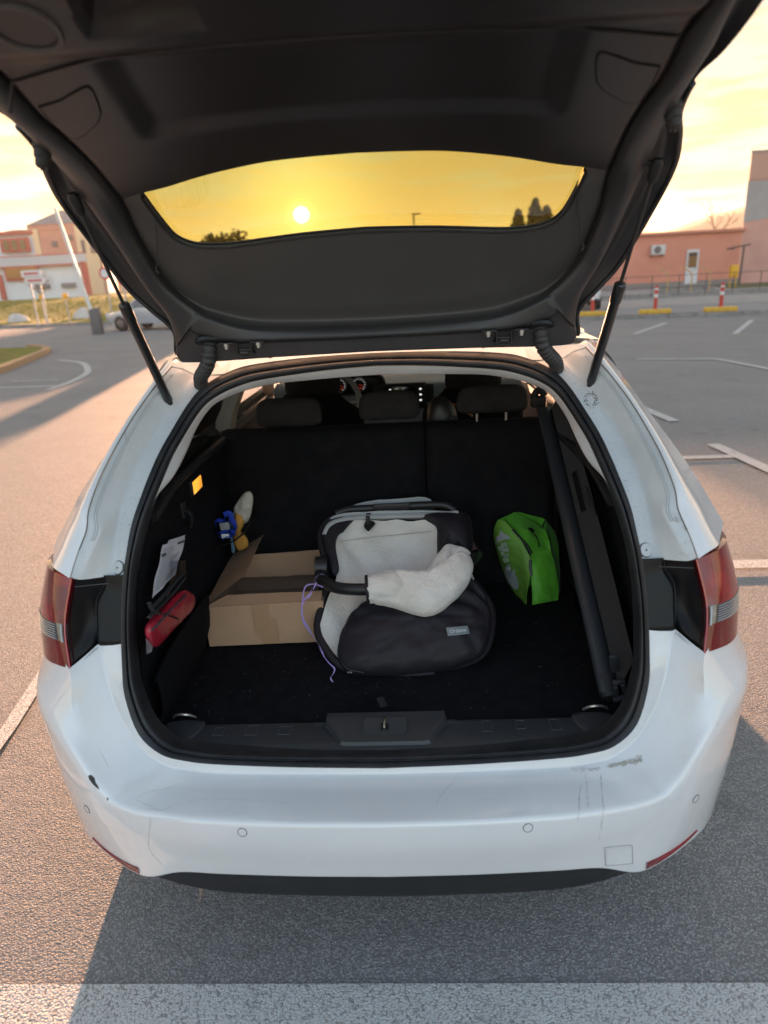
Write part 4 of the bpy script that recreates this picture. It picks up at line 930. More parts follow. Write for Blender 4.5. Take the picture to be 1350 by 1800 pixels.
# flaps: front one folded inwards, back one leaning in, left one raised
f1, f2 = at_y(400, 1046, .745), at_y(566, 1038, .752)
sheet((tl_+V((.004, .004, -.001)), tr_+V((-.006, .004, -.001)), f2, f1), .0035, (0, .1, -1), 'flap', CB, bx, rag=.002)
g1_, g2_ = at_y(425, 1014, 1.02), at_y(560, 1008, 1.02)
sheet((bl_+V((.005, -.003, .001)), br_+V((-.003, -.003, .001)), g2_, g1_), .0035, (0, -.3, -1), 'flap', CB, bx, rag=.003)
h1, h2 = at_y(429, 1011, .80), at_y(466, 931, 1.02)
h1 = at_x(429, 1011, -.445); h2 = at_x(466, 932, -.455)
sheet((tl_+V((.001, .002, .001)), bl_+V((.002, 0, .001)), h2, h1), .0035, (1, 0, .5), 'flap', CB, bx, rag=.004)
TAPE = mat('parcel_tape', (.46, .28, .16), .3, coat=.3)
def front_pt(u, v): return lerp(lerp(fl_, fr_, u), lerp(tl_, tr_, u), v)+V((0, -.0038, 0))
m = MB(); m.grid([[front_pt(u+.010*(1-v), v) for u in np.linspace(.41, .54, 5)] for v in np.linspace(.30, .985, 8)]); m.grid([[front_pt(u+.03*(1-v)+.01, v)+V((0, -.0006, 0)) for u in np.linspace(.44, .58, 5)] for v in np.linspace(.02, .62, 8)]); m.build('tape', TAPE, bx, merge=0)

# ---- infant car seat with foot muff
cs = thing('infant_car_seat', 'infant carrier with dark foot muff and cream fleece lining in the middle of the boot', 'car seat', (.02, .78, .59))
SL = (0, .55, .600); SN = (0, -.555, .832)
def sl(px, py, off=0): return on_pl(px, py, V(SL)+V(SN)*off, SN)
PUFF = mat('muff_nylon', (.016, .0135, .018), .62, spec=.38, var=(.018, .015, .020), vs=9, bump=.25, bs=34, bd=6, bdist=.006)
FLEECE = mat('cream_fleece', (.76, .73, .68), .95, var=(.68, .63, .56), vs=7, bump=.75, bs=110, bd=9, bdist=.006, sheen=.4, dirt=(.35, .31, .25), ds=22, dlo=.70, dhi=.85)
SHELL = mat('seat_shell', (.02, .02, .022), .45)
GREYF = mat('canopy_grey', (.42, .43, .43), .85, var=(.36, .37, .37), vs=14)
outer = [(563, 945), (575, 918), (602, 908), (700, 903), (790, 903), (820, 910), (826, 950), (818, 1000), (842, 1035), (862, 1065), (865, 1100), (850, 1148), (800, 1170), (700, 1180), (640, 1180), (602, 1172), (576, 1145), (557, 1105), (570, 1050), (574, 1000)]
sh = pillow([sl(x, y, -.02) for x, y in outer], SN, -.09, .20, 10, 72, pw=.45, zmin=.5885); sh.build('shell', SHELL, cs)
# dark edge binding
MB().tube(resamp(cat([sl(x, y, -.005) for x, y in outer], 5, True), 90), .0115, 10, closed=True).build('edge_binding', PUFF, cs)
lin = [(586, 936), (604, 922), (640, 914), (700, 915), (760, 918), (772, 950), (772, 985), (830, 1010), (820, 1040), (760, 1080), (700, 1085), (640, 1085), (618, 1100), (600, 1165), (586, 1162), (568, 1130), (560, 1108), (576, 1055), (592, 1005)]
def folds(m, f):
    m.v = [tuple(V(p)+V(SN)*f(V(p))) for p in m.v]; return m
lm = pillow([sl(x, y, .004) for x, y in lin], SN, -.045, .05, 14, 96, amp=.012, sc=12, pw=.8, seed=4)
folds(lm, lambda p: .006*math.sin(p.x*55+p.y*26+2*noise.noise(p*9))*smooth01((p.y-.60)/.1)); lm.build('lining', FLEECE, cs, ang=80)
MB().tube(cat([sl(x, y, .0) for x, y in ((606, 940), (612, 975), (640, 958), (700, 940), (765, 932))][:0] or [sl(597, 952, .001), sl(640, 946, -.004), (sl(700, 940, -.006)), sl(760, 934, -.002)], 5), .0012, 5).build('seam', mat('fleece_seam', (.45, .41, .35), .9), cs)
muff = [(612, 1090), (640, 1064), (690, 1058), (740, 1070), (790, 1050), (818, 1018), (838, 1030), (856, 1060), (864, 1100), (850, 1150), (805, 1172), (750, 1182), (700, 1188), (640, 1187), (607, 1180), (593, 1150), (599, 1118)]
mm = pillow([sl(x, y, .006) for x, y in muff], SN, .072, .05, 16, 110, amp=.010, sc=10, pw=.42, seed=2)
def mf(p):
    c = sl(690, 1060, .03); d1 = (p-V(c)); w = .0085*math.sin(p.x*20+d1.y*95+5*noise.noise(p*7))*(.25+smooth01((p.y-.60)/.09))
    w += .006*noise.noise(V((p.x*30, p.y*60, p.z*60)))
    if p.z < .640: w += .0035*math.sin(p.x*150)*smooth01((.640-p.z)/.03)*.5
    return w
folds(mm, mf); mm.build('foot_muff', PUFF, cs, ang=80); MBV = mm.bvh()
def on_m(px, py, off=.001):
    p, n = hit(px, py, MBV, off); return (p, n) if p else (sl(px, py, .05), V(SN))
# zips along the muff edge
ZIP = mat('zip_black', (.008, .008, .009), .4)
q = [on_m(x, y, .001)[0] for x, y in [(p.x, p.y) for p in cat([(626, 1080, 0), (613, 1095, 0), (603, 1120, 0), (597, 1148, 0), (609, 1174, 0), (640, 1182, 0)], 6)]]
MB().tube(q, .0022, 6, flat=1).build('zip', ZIP, cs)
q = [on_m(x, y, .001)[0] for x, y in [(p.x, p.y) for p in cat([(824, 1036, 0), (846, 1062, 0), (856, 1100, 0), (842, 1145, 0), (806, 1164, 0)], 6)]]
MB().tube(q, .0022, 6).build('zip', ZIP, cs)
p, n = on_m(615, 1181, .002); MB().box(p, (.014, .004, .006), .001).build('zip_puller', METAL, cs)
fm = pillow([sl(x, y, .002) for x, y in ((690, 1181), (757, 1178), (762, 1186), (740, 1191), (700, 1195), (688, 1192))], SN, .006, .006, 6, 40, amp=.003, sc=50); fm.build('hem_ruffle', PUFF, cs)
# label with lettering
lp = [on_m(x, y, .006)[0] for x, y in ((786, 1119), (823, 1116), (822, 1102), (785, 1105))]
cen = sum(lp, V((0, 0, 0)))/4; xa = ((lp[1]-lp[0])+(lp[2]-lp[3])).normalized(); ya0 = ((lp[3]-lp[0])+(lp[2]-lp[1])).normalized(); za = xa.cross(ya0).normalized(); ya = za.cross(xa)
ww = ((lp[1]-lp[0]).length+(lp[2]-lp[3]).length)/4; hh = ((lp[3]-lp[0]).length+(lp[2]-lp[1]).length)/4
R3 = Matrix((xa, ya, za)).transposed()
lab = MB().box(cen+za*.002, (ww*2, hh*2, .0016), .0006, R3).build('brand_label', mat('label_grey', (.20, .23, .24), .6, bump=.3, bs=900, bdist=.0005), cs)
text_mesh('Orzbow', cen+za*.0031, xa, ya, .0145, 'label_text', mat('label_white', (.62, .66, .66), .6), lab)
# upper side panels of the cover
pillow([sl(x, y, .010) for x, y in ((742, 908), (790, 901), (818, 905), (828, 940), (822, 970), (800, 960), (782, 975), (770, 990), (768, 955), (766, 925))], SN, .034, .03, 10, 60, amp=.005, sc=20, seed=6).build('side_cover', PUFF, cs, ang=80)
pillow([sl(x, y, .008) for x, y in ((566, 935), (582, 914), (612, 908), (622, 915), (598, 930), (590, 960), (596, 1000), (586, 1012), (577, 990), (570, 960))], SN, .020, .03, 8, 56, amp=.003, sc=25, seed=8).build('side_cover', PUFF, cs, ang=80)
m = MB(); m.tube(cat([sl(570, 940, .02), sl(580, 922, .022), sl(604, 913, .022), sl(640, 909, .02), sl(700, 907, .018), sl(760, 905, .02), sl(806, 901, .024)], 5), .0085, 8, flat=.8); m.build('rim_piping', GREYF, cs)
# adjuster strap slot at the head end
m = MB(); m.box(sl(647, 917, .014), (.013, .012, .040), .002); m.box(sl(648, 905, .02), (.016, .010, .012), .003); m.build('harness_clip', PLA, cs)
pillow([sl(x, y, .006) for x, y in ((640, 925), (644, 915), (652, 915), (660, 920), (652, 930), (647, 934))], SN, .004, .001, 4, 30).build('strap_slot', mat('shadow_gap', (.004, .004, .004), .9), cs)
# back of the shell and canopy
hb_ = V((.02, 1.0, .905)); bx1, bx2 = at_y(606, 897, 1.0), at_y(790, 886, 1.0)
m = MB(); m.tube(cat([at_y(590, 903, .985), at_y(612, 896, .995), at_y(660, 893, 1.0), at_y(740, 888, 1.0), at_y(780, 888, .995), at_y(800, 897, .985)], 5), .0125, 12, flat=1); m.box(at_y(688, 891, .985), (.118, .010, .024), .003); m.build('shell_rim', SHELL, cs)
pillow([at_y(x, y, 1.03) for x, y in ((618, 890), (650, 881), (700, 877), (745, 874), (762, 882), (770, 892), (700, 900), (630, 900))], (0, -.6, .8), .012, .02, 8, 60, amp=.005, sc=25, seed=3).build('canopy', GREYF, cs, ang=80)
pillow([at_y(x, y, .975) for x, y in ((578, 912), (600, 903), (650, 900), (700, 898), (760, 898), (812, 901), (808, 908), (740, 910), (660, 912), (600, 916))], (0, -.6, .8), .012, .02, 8, 60, amp=.004, sc=30, seed=5).build('canopy_edge', GREYF, cs, ang=80)
# carrying handle with its pivots
HND = mat('handle_black', (.017, .017, .018), .38)
pv = sl(561, 997, .01); m = MB(); m.cyl(pv+V((-.010, 0, 0)), pv+V((.028, 0, 0)), .034, 28); m.box(pv+V((.006, .012, -.055)), (.03, .05, .10), .012); m.build('handle_pivot', HND, cs)
hp_ = cat([sl(562, 1010, .020), sl(572, 1024, .055), sl(592, 1033, .085), sl(622, 1036, .105), sl(655, 1035, .115), sl(700, 1028, .12), sl(760, 1018, .12), sl(806, 1002, .11), sl(828, 985, .08), sl(838, 975, .03)], 8)
MB().tube(hp_, .0175, 16, flat=1).build('handle', HND, cs)
FO = [(662, 1012), (685, 1007), (716, 1009), (757, 1006), (786, 996), (806, 975), (822, 974), (831, 988), (831, 1005), (822, 1029), (807, 1046), (782, 1070), (757, 1081), (731, 1080), (696, 1068), (672, 1062), (656, 1058), (654, 1036)]
rm = pillow([sl(x, y, .100) for x, y in FO], SN, .046, .040, 18, 120, amp=.006, sc=15, pw=.40, seed=14)
def cuff(p):
    lo = smooth01((.735-p.z)/.03)
    return .0035*math.sin(p.z*260+10*noise.noise(p*9))*lo+.004*math.sin(p.x*60+p.z*40+5*noise.noise(p*10))*smooth01((p.x-.12)/.06)+.0025*noise.noise(p*55)
folds(rm, cuff); rm.build('fleece_cuff', FLEECE, cs, ang=80)
fm2 = pillow([sl(x, y, .070) for x, y in ((742, 1012), (760, 990), (772, 970), (788, 958), (806, 960), (822, 968), (832, 984), (828, 1004), (800, 1012), (770, 1015))], SN, .030, .02, 10, 70, amp=.006, sc=22, seed=17)
folds(fm2, lambda p: .004*math.sin(p.x*110+p.z*60+4*noise.noise(p*12))); fm2.build('fleece_inner', FLEECE, cs, ang=80)
c0 = sl(645, 1036, .108); n0 = (sl(700, 1031, .108)-c0).normalized()
tp2_ = [c0+n0*t for t in np.linspace(0, .10, 16)]; tm = MB().tube(tp2_, [.040+.007*smooth01(i/12)-(.012*smooth01((i-12)/3)) for i in range(16)], 36, cap=False); tm.v = [tuple(V(p)+V(SN)*(.003*noise.noise(V(p)*30)+.002*math.sin(p[2]*200+p[0]*60))) for p in tm.v]; tm.build('fleece_cuff_end', FLEECE, cs, ang=80)
m = MB(); m.grid([[c0+n0*a_+(V(q)-c0) for q in wave_tube_ring(c0, n0, r_, 36)] for a_, r_ in ((.006, .0405), (-.001, .0415), (-.003, .0400), (-.002, .0375), (.03, .034))], False, True); m.build('cuff_binding', PUFF, cs)
# patterned fabric bundle beside it
for i in range(9):
    pass
fb = thing('fabric_bundle', 'crumpled patterned cloth squeezed behind the car seat near the green bag', 'cloth', (.29, .93, .60))
PAT = mat('pattern_cloth', (.05, .06, .05), .9, var=(.25, .06, .05), vs=70, vd=2, bump=.4, bs=120, bdist=.003)
pillow([at_y(x, y, .90) for x, y in ((822, 960), (830, 950), (838, 962), (842, 970), (838, 985), (828, 995), (818, 1000), (815, 975))], (0, -1, .3), .02, .04, 8, 40, amp=.012, sc=60, seed=21).build('crumpled_cloth', PAT, fb, ang=80)
# ribbon
rb = thing('ribbon', 'thin lilac ribbon tied to the left end of the carrier handle', 'ribbon', tuple(sl(566, 1015, .06)))
RIB = mat('lilac_ribbon', (.36, .27, .62), .45, sheen=.3)
for pts, k in (([(572, 1010, .07), (560, 1010, .06), (552, 1022, .05), (546, 1042, .045), (534, 1055, .04), (530, 1072, .035), (534, 1095, .03), (548, 1115, .03), (560, 1132, .03), (566, 1145, .03), (570, 1155, .025)], 0),
               ([(568, 1032, .075), (552, 1027, .06), (538, 1030, .05), (533, 1045, .045), (531, 1070, .04), (533, 1088, .035), (543, 1105, .035), (556, 1128, .035), (567, 1150, .03), (578, 1165, .03), (588, 1175, .025), (586, 1184, .02), (581, 1192, .01), (586, 1200, .008)], 1),
               ([(556, 1024, .07), (549, 1040, .06), (541, 1052, .055), (532, 1062, .05)], 2)):
    P = resamp(cat([sl(x, y, h+.01) for x, y, h in pts], 7), 70, False); m = MB(); A_ = []; 
    for i, p in enumerate(P):
        an = i*.09+k; w = V((math.cos(an), .3*math.sin(an), math.sin(an)))*.0019; A_.append([p-w, p+w])
    m.grid(A_); m.grid([[a+V((0, -.0003, .0003)) for a in r] for r in A_]); m.build('ribbon_strand', RIB, rb, merge=0)

# ---- green gym bag
GR = mat('green_nylon', (.13, .50, .03), .5, var=(.11, .42, .03), vs=14, bump=.35, bs=45, bd=5, bdist=.006, sheen=.15)
GR2 = mat('green_nylon_printed', (.17, .38, .045), .55, var=(.14, .32, .05), vs=12, bump=.4, bs=40, bd=5, bdist=.006)
gb = thing('gym_bag', 'bright green nylon bag with black zips and grey print, standing by the right wall', 'bag', (.50, .98, .59))
def z8(x, y): return 850+x/8.44, 880+y/8.44
# corner points (crop pixels -> place on vertical planes at measured depth)
def gp(x, y, Y): px, py = z8(x, y); return at_y(px, py, Y)
A1 = gp(640, 1560, .915); A1.z = .589
A2 = gp(720, 1585, .905); A2.z = .589
A3 = gp(1105, 1560, .935); A3.z = .589
c_fr = [gp(690, 880, .945), gp(650, 1240, .925)]
# front (bright) face between the vertical zip and the right edge
PF = [[gp(705, 850, .960), gp(830, 745, .985), gp(960, 720, 1.0), gp(985, 640, 1.01)],
      [gp(695, 1000, .945), gp(830, 980, .950), gp(960, 960, .965), gp(1050, 900, .985)],
      [gp(710, 1200, .930), gp(840, 1190, .930), gp(980, 1180, .945), gp(1098, 1120, .965)],
      [gp(722, 1400, .917), gp(850, 1400, .915), gp(990, 1400, .928), gp(1112, 1330, .950)],
      [A2, lerp(A2, A3, .35), lerp(A2, A3, .7), A3]]
def surf(P, n=6, m_=6, amp=.003, sc=22, out=V((0, -1, .2)), seed=0):
    R = [cat(r, n) for r in P]; C = [cat(c, m_) for c in zip(*R)]; G = [list(r) for r in zip(*C)]
    sk_ = V((seed, seed*2, 0)); nI, nJ = len(G), len(G[0])
    for i in range(1, nI-1):
        for j in range(1, nJ-1): p = G[i][j]; G[i][j] = p+out*(amp*(noise.noise(p*sc+sk_)+.6*noise.noise(p*sc*2.4+sk_)))
    return G
SF = surf(PF, seed=1, amp=.004); MB().grid(SF).build('end_panel', GR, gb, ang=80)
# printed side, facing left
PL = [[gp(210, 285, 1.03), gp(300, 300, 1.02), gp(430, 420, 1.0), gp(560, 600, .98), gp(700, 850, .960)],
      [gp(152, 440, 1.06), gp(230, 520, 1.03), gp(370, 620, 1.0), gp(530, 760, .975), gp(692, 960, .948)],
      [gp(175, 680, 1.07), gp(250, 760, 1.03), gp(380, 850, 1.0), gp(540, 940, .97), gp(690, 1100, .935)],
      [gp(265, 980, 1.07), gp(340, 1030, 1.03), gp(450, 1080, .995), gp(580, 1130, .96), gp(672, 1250, .925)],
      [gp(370, 1240, 1.05), gp(430, 1290, 1.01), gp(500, 1330, .98), gp(580, 1360, .95), gp(645, 1400, .918)],
      [gp(560, 1500, .96), gp(580, 1520, .95), gp(600, 1540, .94), gp(620, 1555, .925), A1]]
SLf = surf(PL, seed=3, out=V((-.6, -.6, .3)), amp=.006, sc=18); ml = MB().grid(SLf); ml.build('printed_panel', GR2, gb, ang=80); LBV = ml.bvh()
# top
PT = [[gp(330, 270, 1.05), gp(470, 170, 1.09), gp(700, 215, 1.10), gp(925, 270, 1.11)],
      [gp(430, 400, 1.02), gp(560, 330, 1.05), gp(740, 330, 1.08), gp(880, 390, 1.09)],
      [gp(560, 570, .99), gp(680, 480, 1.02), gp(820, 470, 1.05), gp(935, 440, 1.06)],
      [gp(680, 740, .97), gp(760, 640, 1.0), gp(860, 600, 1.02), gp(975, 560, 1.03)],
      [gp(710, 850, .96), gp(830, 745, .985), gp(960, 720, 1.0), gp(985, 640, 1.01)]]
STp = surf(PT, seed=5, out=V((0, -.3, .9)), amp=.003); mt_ = MB().grid(STp); mt_.build('top_panel', GR, gb, ang=80); TPB = mt_.bvh()
# right and back
PR = [[gp(925, 270, 1.11), gp(975, 340, 1.11), gp(1060, 480, 1.10), gp(1108, 600, 1.09)],
      [gp(935, 440, 1.06), gp(1000, 560, 1.06), gp(1060, 680, 1.05), gp(1120, 800, 1.05)],
      [gp(1050, 900, .985), gp(1090, 1000, 1.0), gp(1120, 1050, 1.02), gp(1130, 1100, 1.04)],
      [gp(1112, 1330, .950), gp(1120, 1340, .97), gp(1130, 1350, 1.0), gp(1135, 1360, 1.03)],
      [A3, A3+V((.005, .02, 0)), A3+V((.008, .05, 0)), A3+V((.008, .09, 0))]]
MB().grid(surf(PR, seed=7, out=V((.7, -.5, 0)))).build('side_panel', GR, gb, ang=80)
bk = [V(p) for p in (gp(925, 270, 1.11), gp(470, 170, 1.09), gp(210, 285, 1.04), gp(175, 680, 1.07))]
m = MB(); P3 = [bk[3], bk[2], bk[1], bk[0], A3+V((.008, .09, 0)), V((.47, 1.05, .589)), V((.44, 1.02, .589))]; cc = sum(P3, V((0, 0, 0)))/7+V((0, .02, 0)); m.add([cc]+P3, [(0, 1+i, 1+(i+1) % 7) for i in range(7)]); m.build('back_panel', GR, gb, smooth=False)
# zips and piping
def zipline(pts, bvh, r, name='zip', m_=ZIP, flat=.5, off=.001):
    q = []
    for w in cat([(x, y, 0) for x, y in pts], 5):
        px, py = z8(w.x, w.y); p, n = hit(px, py, bvh, off)
        if p: q.append(p)
    return MB().tube(q, r, 8, flat=flat).build(name, m_, gb)
allb = MB().grid(SF).grid(SLf).grid(STp).bvh()
zipline([(305, 285), (380, 360), (470, 470), (560, 570), (640, 660), (715, 790)], allb, .0055)
zipline([(695, 880), (692, 1000), (705, 1150), (690, 1300), (680, 1450), (682, 1570)], allb, .0048)
zipline([(690, 1250), (682, 1420), (680, 1575)], allb, .0065)
zipline([(480, 175), (600, 240), (720, 300), (850, 375), (900, 410)], allb, .0016, 'piping')
zipline([(910, 400), (950, 490), (985, 620), (1005, 760), (1045, 880), (1075, 1000), (1100, 1150)], MB().grid(surf(PR, amp=0)).grid(SF).grid(STp).bvh(), .0022, 'piping')
zipline([(925, 280), (890, 340), (880, 400)], allb, .003, 'piping')
# grab handle
hp2 = [hit(*z8(x, y), allb, o_)[0] for x, y, o_ in ((690, 440, .002), (660, 470, .014), (720, 560, .020), (770, 640, .016), (810, 680, .004))]
MB().tube(cat([hit(*z8(730, 440), allb, .003)[0]]+hp2, 5), .0105, 8, flat=.18, up=(0, -.5, .8)).build('grab_handle', mat('webbing_black', (.02, .02, .022), .8), gb)
# grey swoosh print broken by hatched lettering
PRT = mat('grey_print', (.42, .45, .46), .6, bump=.3, bs=60, bdist=.003)
def pr(poly, off=.0008):
    c = np.mean(poly, 0); m = MB(); pts = resamp([V((x, y, 0)) for x, y in poly], 44); rows = []
    for t in (0, .25, .5, .75, 1):
        r = []
        for q in pts:
            x, y = c[0]+(q.x-c[0])*t, c[1]+(q.y-c[1])*t; px, py = z8(x, y); p, n = hit(px, py, LBV, off); r.append(p if p else (rows[-1][len(r)] if rows else V((0, 0, 0))))
        rows.append(r)
    m.grid(rows, False, True); return m
mP = pr([(245, 430), (290, 480), (350, 510), (412, 560), (340, 575), (270, 590), (220, 620), (190, 660), (182, 600), (195, 530), (240, 510)])
m2 = pr([(380, 930), (408, 985), (400, 1020), (360, 1040), (372, 1090), (420, 1140), (410, 1060), (465, 1005), (470, 1090), (500, 1150), (525, 1230), (520, 1300), (488, 1325), (420, 1280), (350, 1180), (320, 1100), (318, 1020), (345, 960)])
for a in (mP, m2): a.build('swoosh_print', PRT, gb, merge=0)
m = MB()
def hl_(x0, y0, x1, y1, r=.0009):
    a = hit(*z8(x0, y0), LBV, .0008)[0]; b = hit(*z8(x1, y1), LBV, .0008)[0]
    if a and b: m.tube([a, b], r, 4)
for gx, gy, n_, ln, sl_ in ((255, 640, 7, 60, 26), (215, 690, 6, 60, 30), (285, 720, 7, 48, 22), (330, 800, 5, 44, -30), (290, 860, 6, 60, 28), (330, 990, 5, 50, 30), (250, 770, 4, 50, 30)):
    for i in range(n_):
        hl_(gx+i*13, gy-i*3, gx+i*13+sl_, gy-i*3+ln)
    hl_(gx, gy, gx+n_*12, gy-n_*4)
m.build('lettering_print', PRT, gb, merge=0)

# ---- cargo cover standing along the right wall
cc_ = thing('cargo_cover', 'black roll-up cargo cover leaning lengthwise along the right side of the boot', 'cargo cover', (.53, .45, .60))
n1 = V((.556, .350, .622)); n2 = at_y(957, 722, 1.14)
ax = (n2-n1).normalized()
CASE = mat('cover_case', (.030, .034, .040), .38, dirt=(.10, .105, .11), ds=30, dlo=.66, dhi=.8)
def cpt(t, a, b): return n1.lerp(n2, t)+V((1, .0, .0))*a+V((0, -.6, .8))*b
m = MB(); rows = []
for t in np.linspace(0, 1, 24):
    rows.append([cpt(t, .024*math.cos(an)+.0, .021*math.sin(an)) for an in np.linspace(0, 2*PI, 20, endpoint=False)])
m.grid(rows, False, True); m.add(rows[0], [tuple(range(20))]); m.add(rows[-1], [tuple(range(20))]); m.build('roller_case', CASE, cc_)
m = MB(); m.tube([cpt(-.012, .004, 0), cpt(.05, .004, 0)], [.025, .027], 20, flat=.9); m.build('end_cap', PLA, cc_)
# carpeted flap right of the roller
q1, q2 = at_y(1114, 1160, .33), at_y(1026, 820, .80); q3 = at_y(985, 694, 1.02); q0 = at_y(1098, 1192, .325)
Lh = [cpt(t, .022, .010) for t in (.03, .3, .6, .85, 1.0)]
Rh = [q0, lerp(q1, q2, .04), lerp(q1, q2, .5), q2, q3]
Lc = resamp(cat(Lh, 8), 40, False); Rc = resamp([q0, q1]+cat([q1, lerp(q1, q2, .5)+V((.003, 0, 0)), q2, q3], 6)[1:], 40, False)
FLP = mat('cover_carpet', (.022, .021, .022), .95, spec=.2, var=(.034, .032, .033), vs=140, bump=.7, bs=700, bdist=.002, sheen=.1)
hole = lambda i, j: 21 <= i <= 26 and 3 <= j <= 6
m = MB(); th = V((-.0, .012, -.010)); A_, B_ = [], []
for i in range(40):
    A_.append([lerp(Lc[i], Rc[i], j/12)+V((0, 0, .006*math.sin(j/12*PI))) for j in range(13)]); B_.append([p+th for p in A_[-1]])
for G_ in (A_, B_):
    k0 = len(m.v); m.v += [tuple(p) for r in G_ for p in r]
    for i in range(39):
        for j in range(12):
            if not hole(i, j): m.f.append((k0+i*13+j, k0+i*13+j+1, k0+(i+1)*13+j+1, k0+(i+1)*13+j))
rim = lambda G_: G_[0]+[r[-1] for r in G_[1:]]+G_[-1][::-1][1:]+[r[0] for r in G_[::-1][1:-1]]
m.grid([rim(A_), rim(B_)], False, True); m.build('carpet_flap', FLP, cc_, ang=60)
fr = [A_[21][3], A_[21][7], A_[27][7], A_[27][3]]; fr = [p for p in fr]
m = MB(); m.tube(resamp(fr, 32), .0022, 6, closed=True); m.grid([[lerp(fr[0], fr[1], u) for u in (0, 1)], [lerp(fr[0], fr[1], u)+V((0, .02, -.03)) for u in (0, 1)]]); m.build('grip_frame', PLA, cc_)
m = MB(); m.add([p+V((0, .018, -.022)) for p in fr], [(0, 1, 2, 3)]); m.build('grip_recess', mat('shadow_gap', (.004, .004, .004), .9), cc_)
m = MB(); m.tube(cat([Rc[20]+V((-.004, -.002, .003)), lerp(Lc[24], Rc[24], .8)+V((0, 0, .008)), lerp(Lc[21], Rc[21], .72)+V((0, 0, .008))], 4), .0022, 6); m.build('grip_tab', PLA, cc_)
# bracket and hooks at the near end
bm2 = MB(); c = at_y(1080, 1166, .335); Rb = Matrix.Rotation(-.25, 3, 'Y') @ Matrix.Rotation(.35, 3, 'X')
bm2.box(c, (.022, .010, .062), .003, Rb); bm2.build('bracket', CASE, cc_)
bm3 = MB(); 
for px, py, w, h in ((1088, 1199, .030, .012), (1096, 1210, .010, .036), (1083, 1214, .010, .036), (1090, 1228, .034, .012)): bm3.box(at_y(px, py, .33), (w, .012, h), .002, Rb)
bm3.build('latch_hook', CASE, cc_)
m = MB(); m.tube(cat([at_y(938, 700, 1.20), at_y(942, 690, 1.20), at_y(950, 686, 1.20), at_y(958, 695, 1.19)], 4), .012, 8); m.box(at_y(946, 706, 1.20), (.05, .03, .04), .008); m.build('far_end_cap', PLA, cc_)

# ---- papers, red pouch, glove bundle on the left wall
X_ = -.548
pa = thing('papers', 'creased white printed papers in a clear sleeve in the left side pocket', 'papers', tuple(at_x(295, 1040, X_)))
PAPER = mat('paper', (.60, .60, .66), .7)
def quadx(cs_, X, n=10, amp=.004, sd=0):
    a, b, c, d_ = [at_x(x, y, X) for x, y in cs_]
    return [[(lambda p: p+V((amp*noise.noise(p*18+V((sd, 0, 0))), 0, 0)))(lerp(lerp(a, b, i/n), lerp(d_, c, i/n), j/n)) for i in range(n+1)] for j in range(n+1)]
g = quadx([(286, 958), (327, 946), (308, 1010), (267, 1052)], X_, 14, .006)
pg = MB().grid(g).build('sheet', PAPER, pa, ang=80)
g0_ = quadx([(296, 950), (327, 940), (322, 960), (290, 966)], X_-.004, 6); MB().grid(g0_).build('sheet', PAPER, pa, ang=80)
INK = mat('print_ink', (.10, .10, .13), .8)
m = MB()
PB = MB().grid(g).bvh()
def pl(u0_, u1_, v, r=.0007):
    def P(u, v_): i = v_*14; j = u*14; i0 = min(13, int(i)); j0 = min(13, int(j)); return lerp(lerp(g[i0][j0], g[i0][j0+1], j-j0), lerp(g[i0+1][j0], g[i0+1][j0+1], j-j0), i-i0)+V((.0012, -.0004, 0))
    m.tube([P(u, v) for u in np.linspace(u0_, u1_, 6)], r, 4)
rng = random.Random(4)
for k in range(20): pl(.08, rng.uniform(.35, .9), .10+k*.043, .0005)
for k in range(4): pl(.66+.0*k, .94, .05+k*.014, .0012)
pl(.05, .18, .22, .004); m.build('printed_lines', INK, pa, merge=0)['kind'] = 'stuff'
slv = MB().grid([[p+V((.006, -.001, 0)) for p in r] for r in quadx([(300, 985), (325, 985), (322, 1035), (285, 1060)], X_+.006, 8, .006, 4)]); slv.build('clear_sleeve', glassy('plastic_film', (.72, .74, .78), .15, 1.35), pa)
po = thing('red_pouch', 'red pouch in clear film strapped in the left side pocket below the papers', 'pouch', tuple(at_x(300, 1095, X_)))
RP = mat('red_pouch_fabric', (.42, .012, .035), .32, coat=.4, var=(.30, .012, .03), vs=25, bump=.4, bs=60, bdist=.004)
pw = pillow([at_x(x, y, X_+.01) for x, y in ((262, 1098), (290, 1065), (318, 1038), (336, 1043), (341, 1052), (336, 1072), (305, 1105), (280, 1132), (271, 1137), (261, 1120))], (1, -.4, .3), .020, .03, 10, 64, amp=.003, sc=40, pw=.35); pw.build('pouch_body', RP, po, ang=80)
WB = pw.bvh()
def wl(pts, r, name, m_, par, flat=1):
    q = [hit(p.x, p.y, WB, .001)[0] for p in cat([(x, y, 0) for x, y in pts], 5)]; q = [p for p in q if p]
    return MB().tube(q, r, 6, flat=flat).build(name, m_, par) if len(q) > 1 else None
wl([(266, 1108), (285, 1088), (305, 1066), (325, 1046)], .0045, 'zip', mat('zip_grey', (.08, .06, .07), .5), po, .5)
wl([(268, 1078), (280, 1079), (300, 1083), (313, 1088)], .0022, 'elastic_cord', PLA, po)
MB().grid(quadx([(256, 1122), (270, 1133), (268, 1146), (258, 1150)], X_+.008, 6)).build('film_end', mat('clear_film_grey', (.30, .32, .34), .2, coat=.5), po)
# black straps of the pocket
m = MB()
for pts in ([(266, 1070), (285, 1050), (300, 1032), (322, 1008)], [(262, 1085), (285, 1062), (305, 1040), (325, 1015)], [(262, 1060), (270, 1075), (278, 1078)]):
    m.tube(cat([at_x(x, y, X_+.012) for x, y in pts], 5), .006, 8, flat=.6)
m.build('pocket_strap', mat('webbing_black', (.02, .02, .022), .8), car)
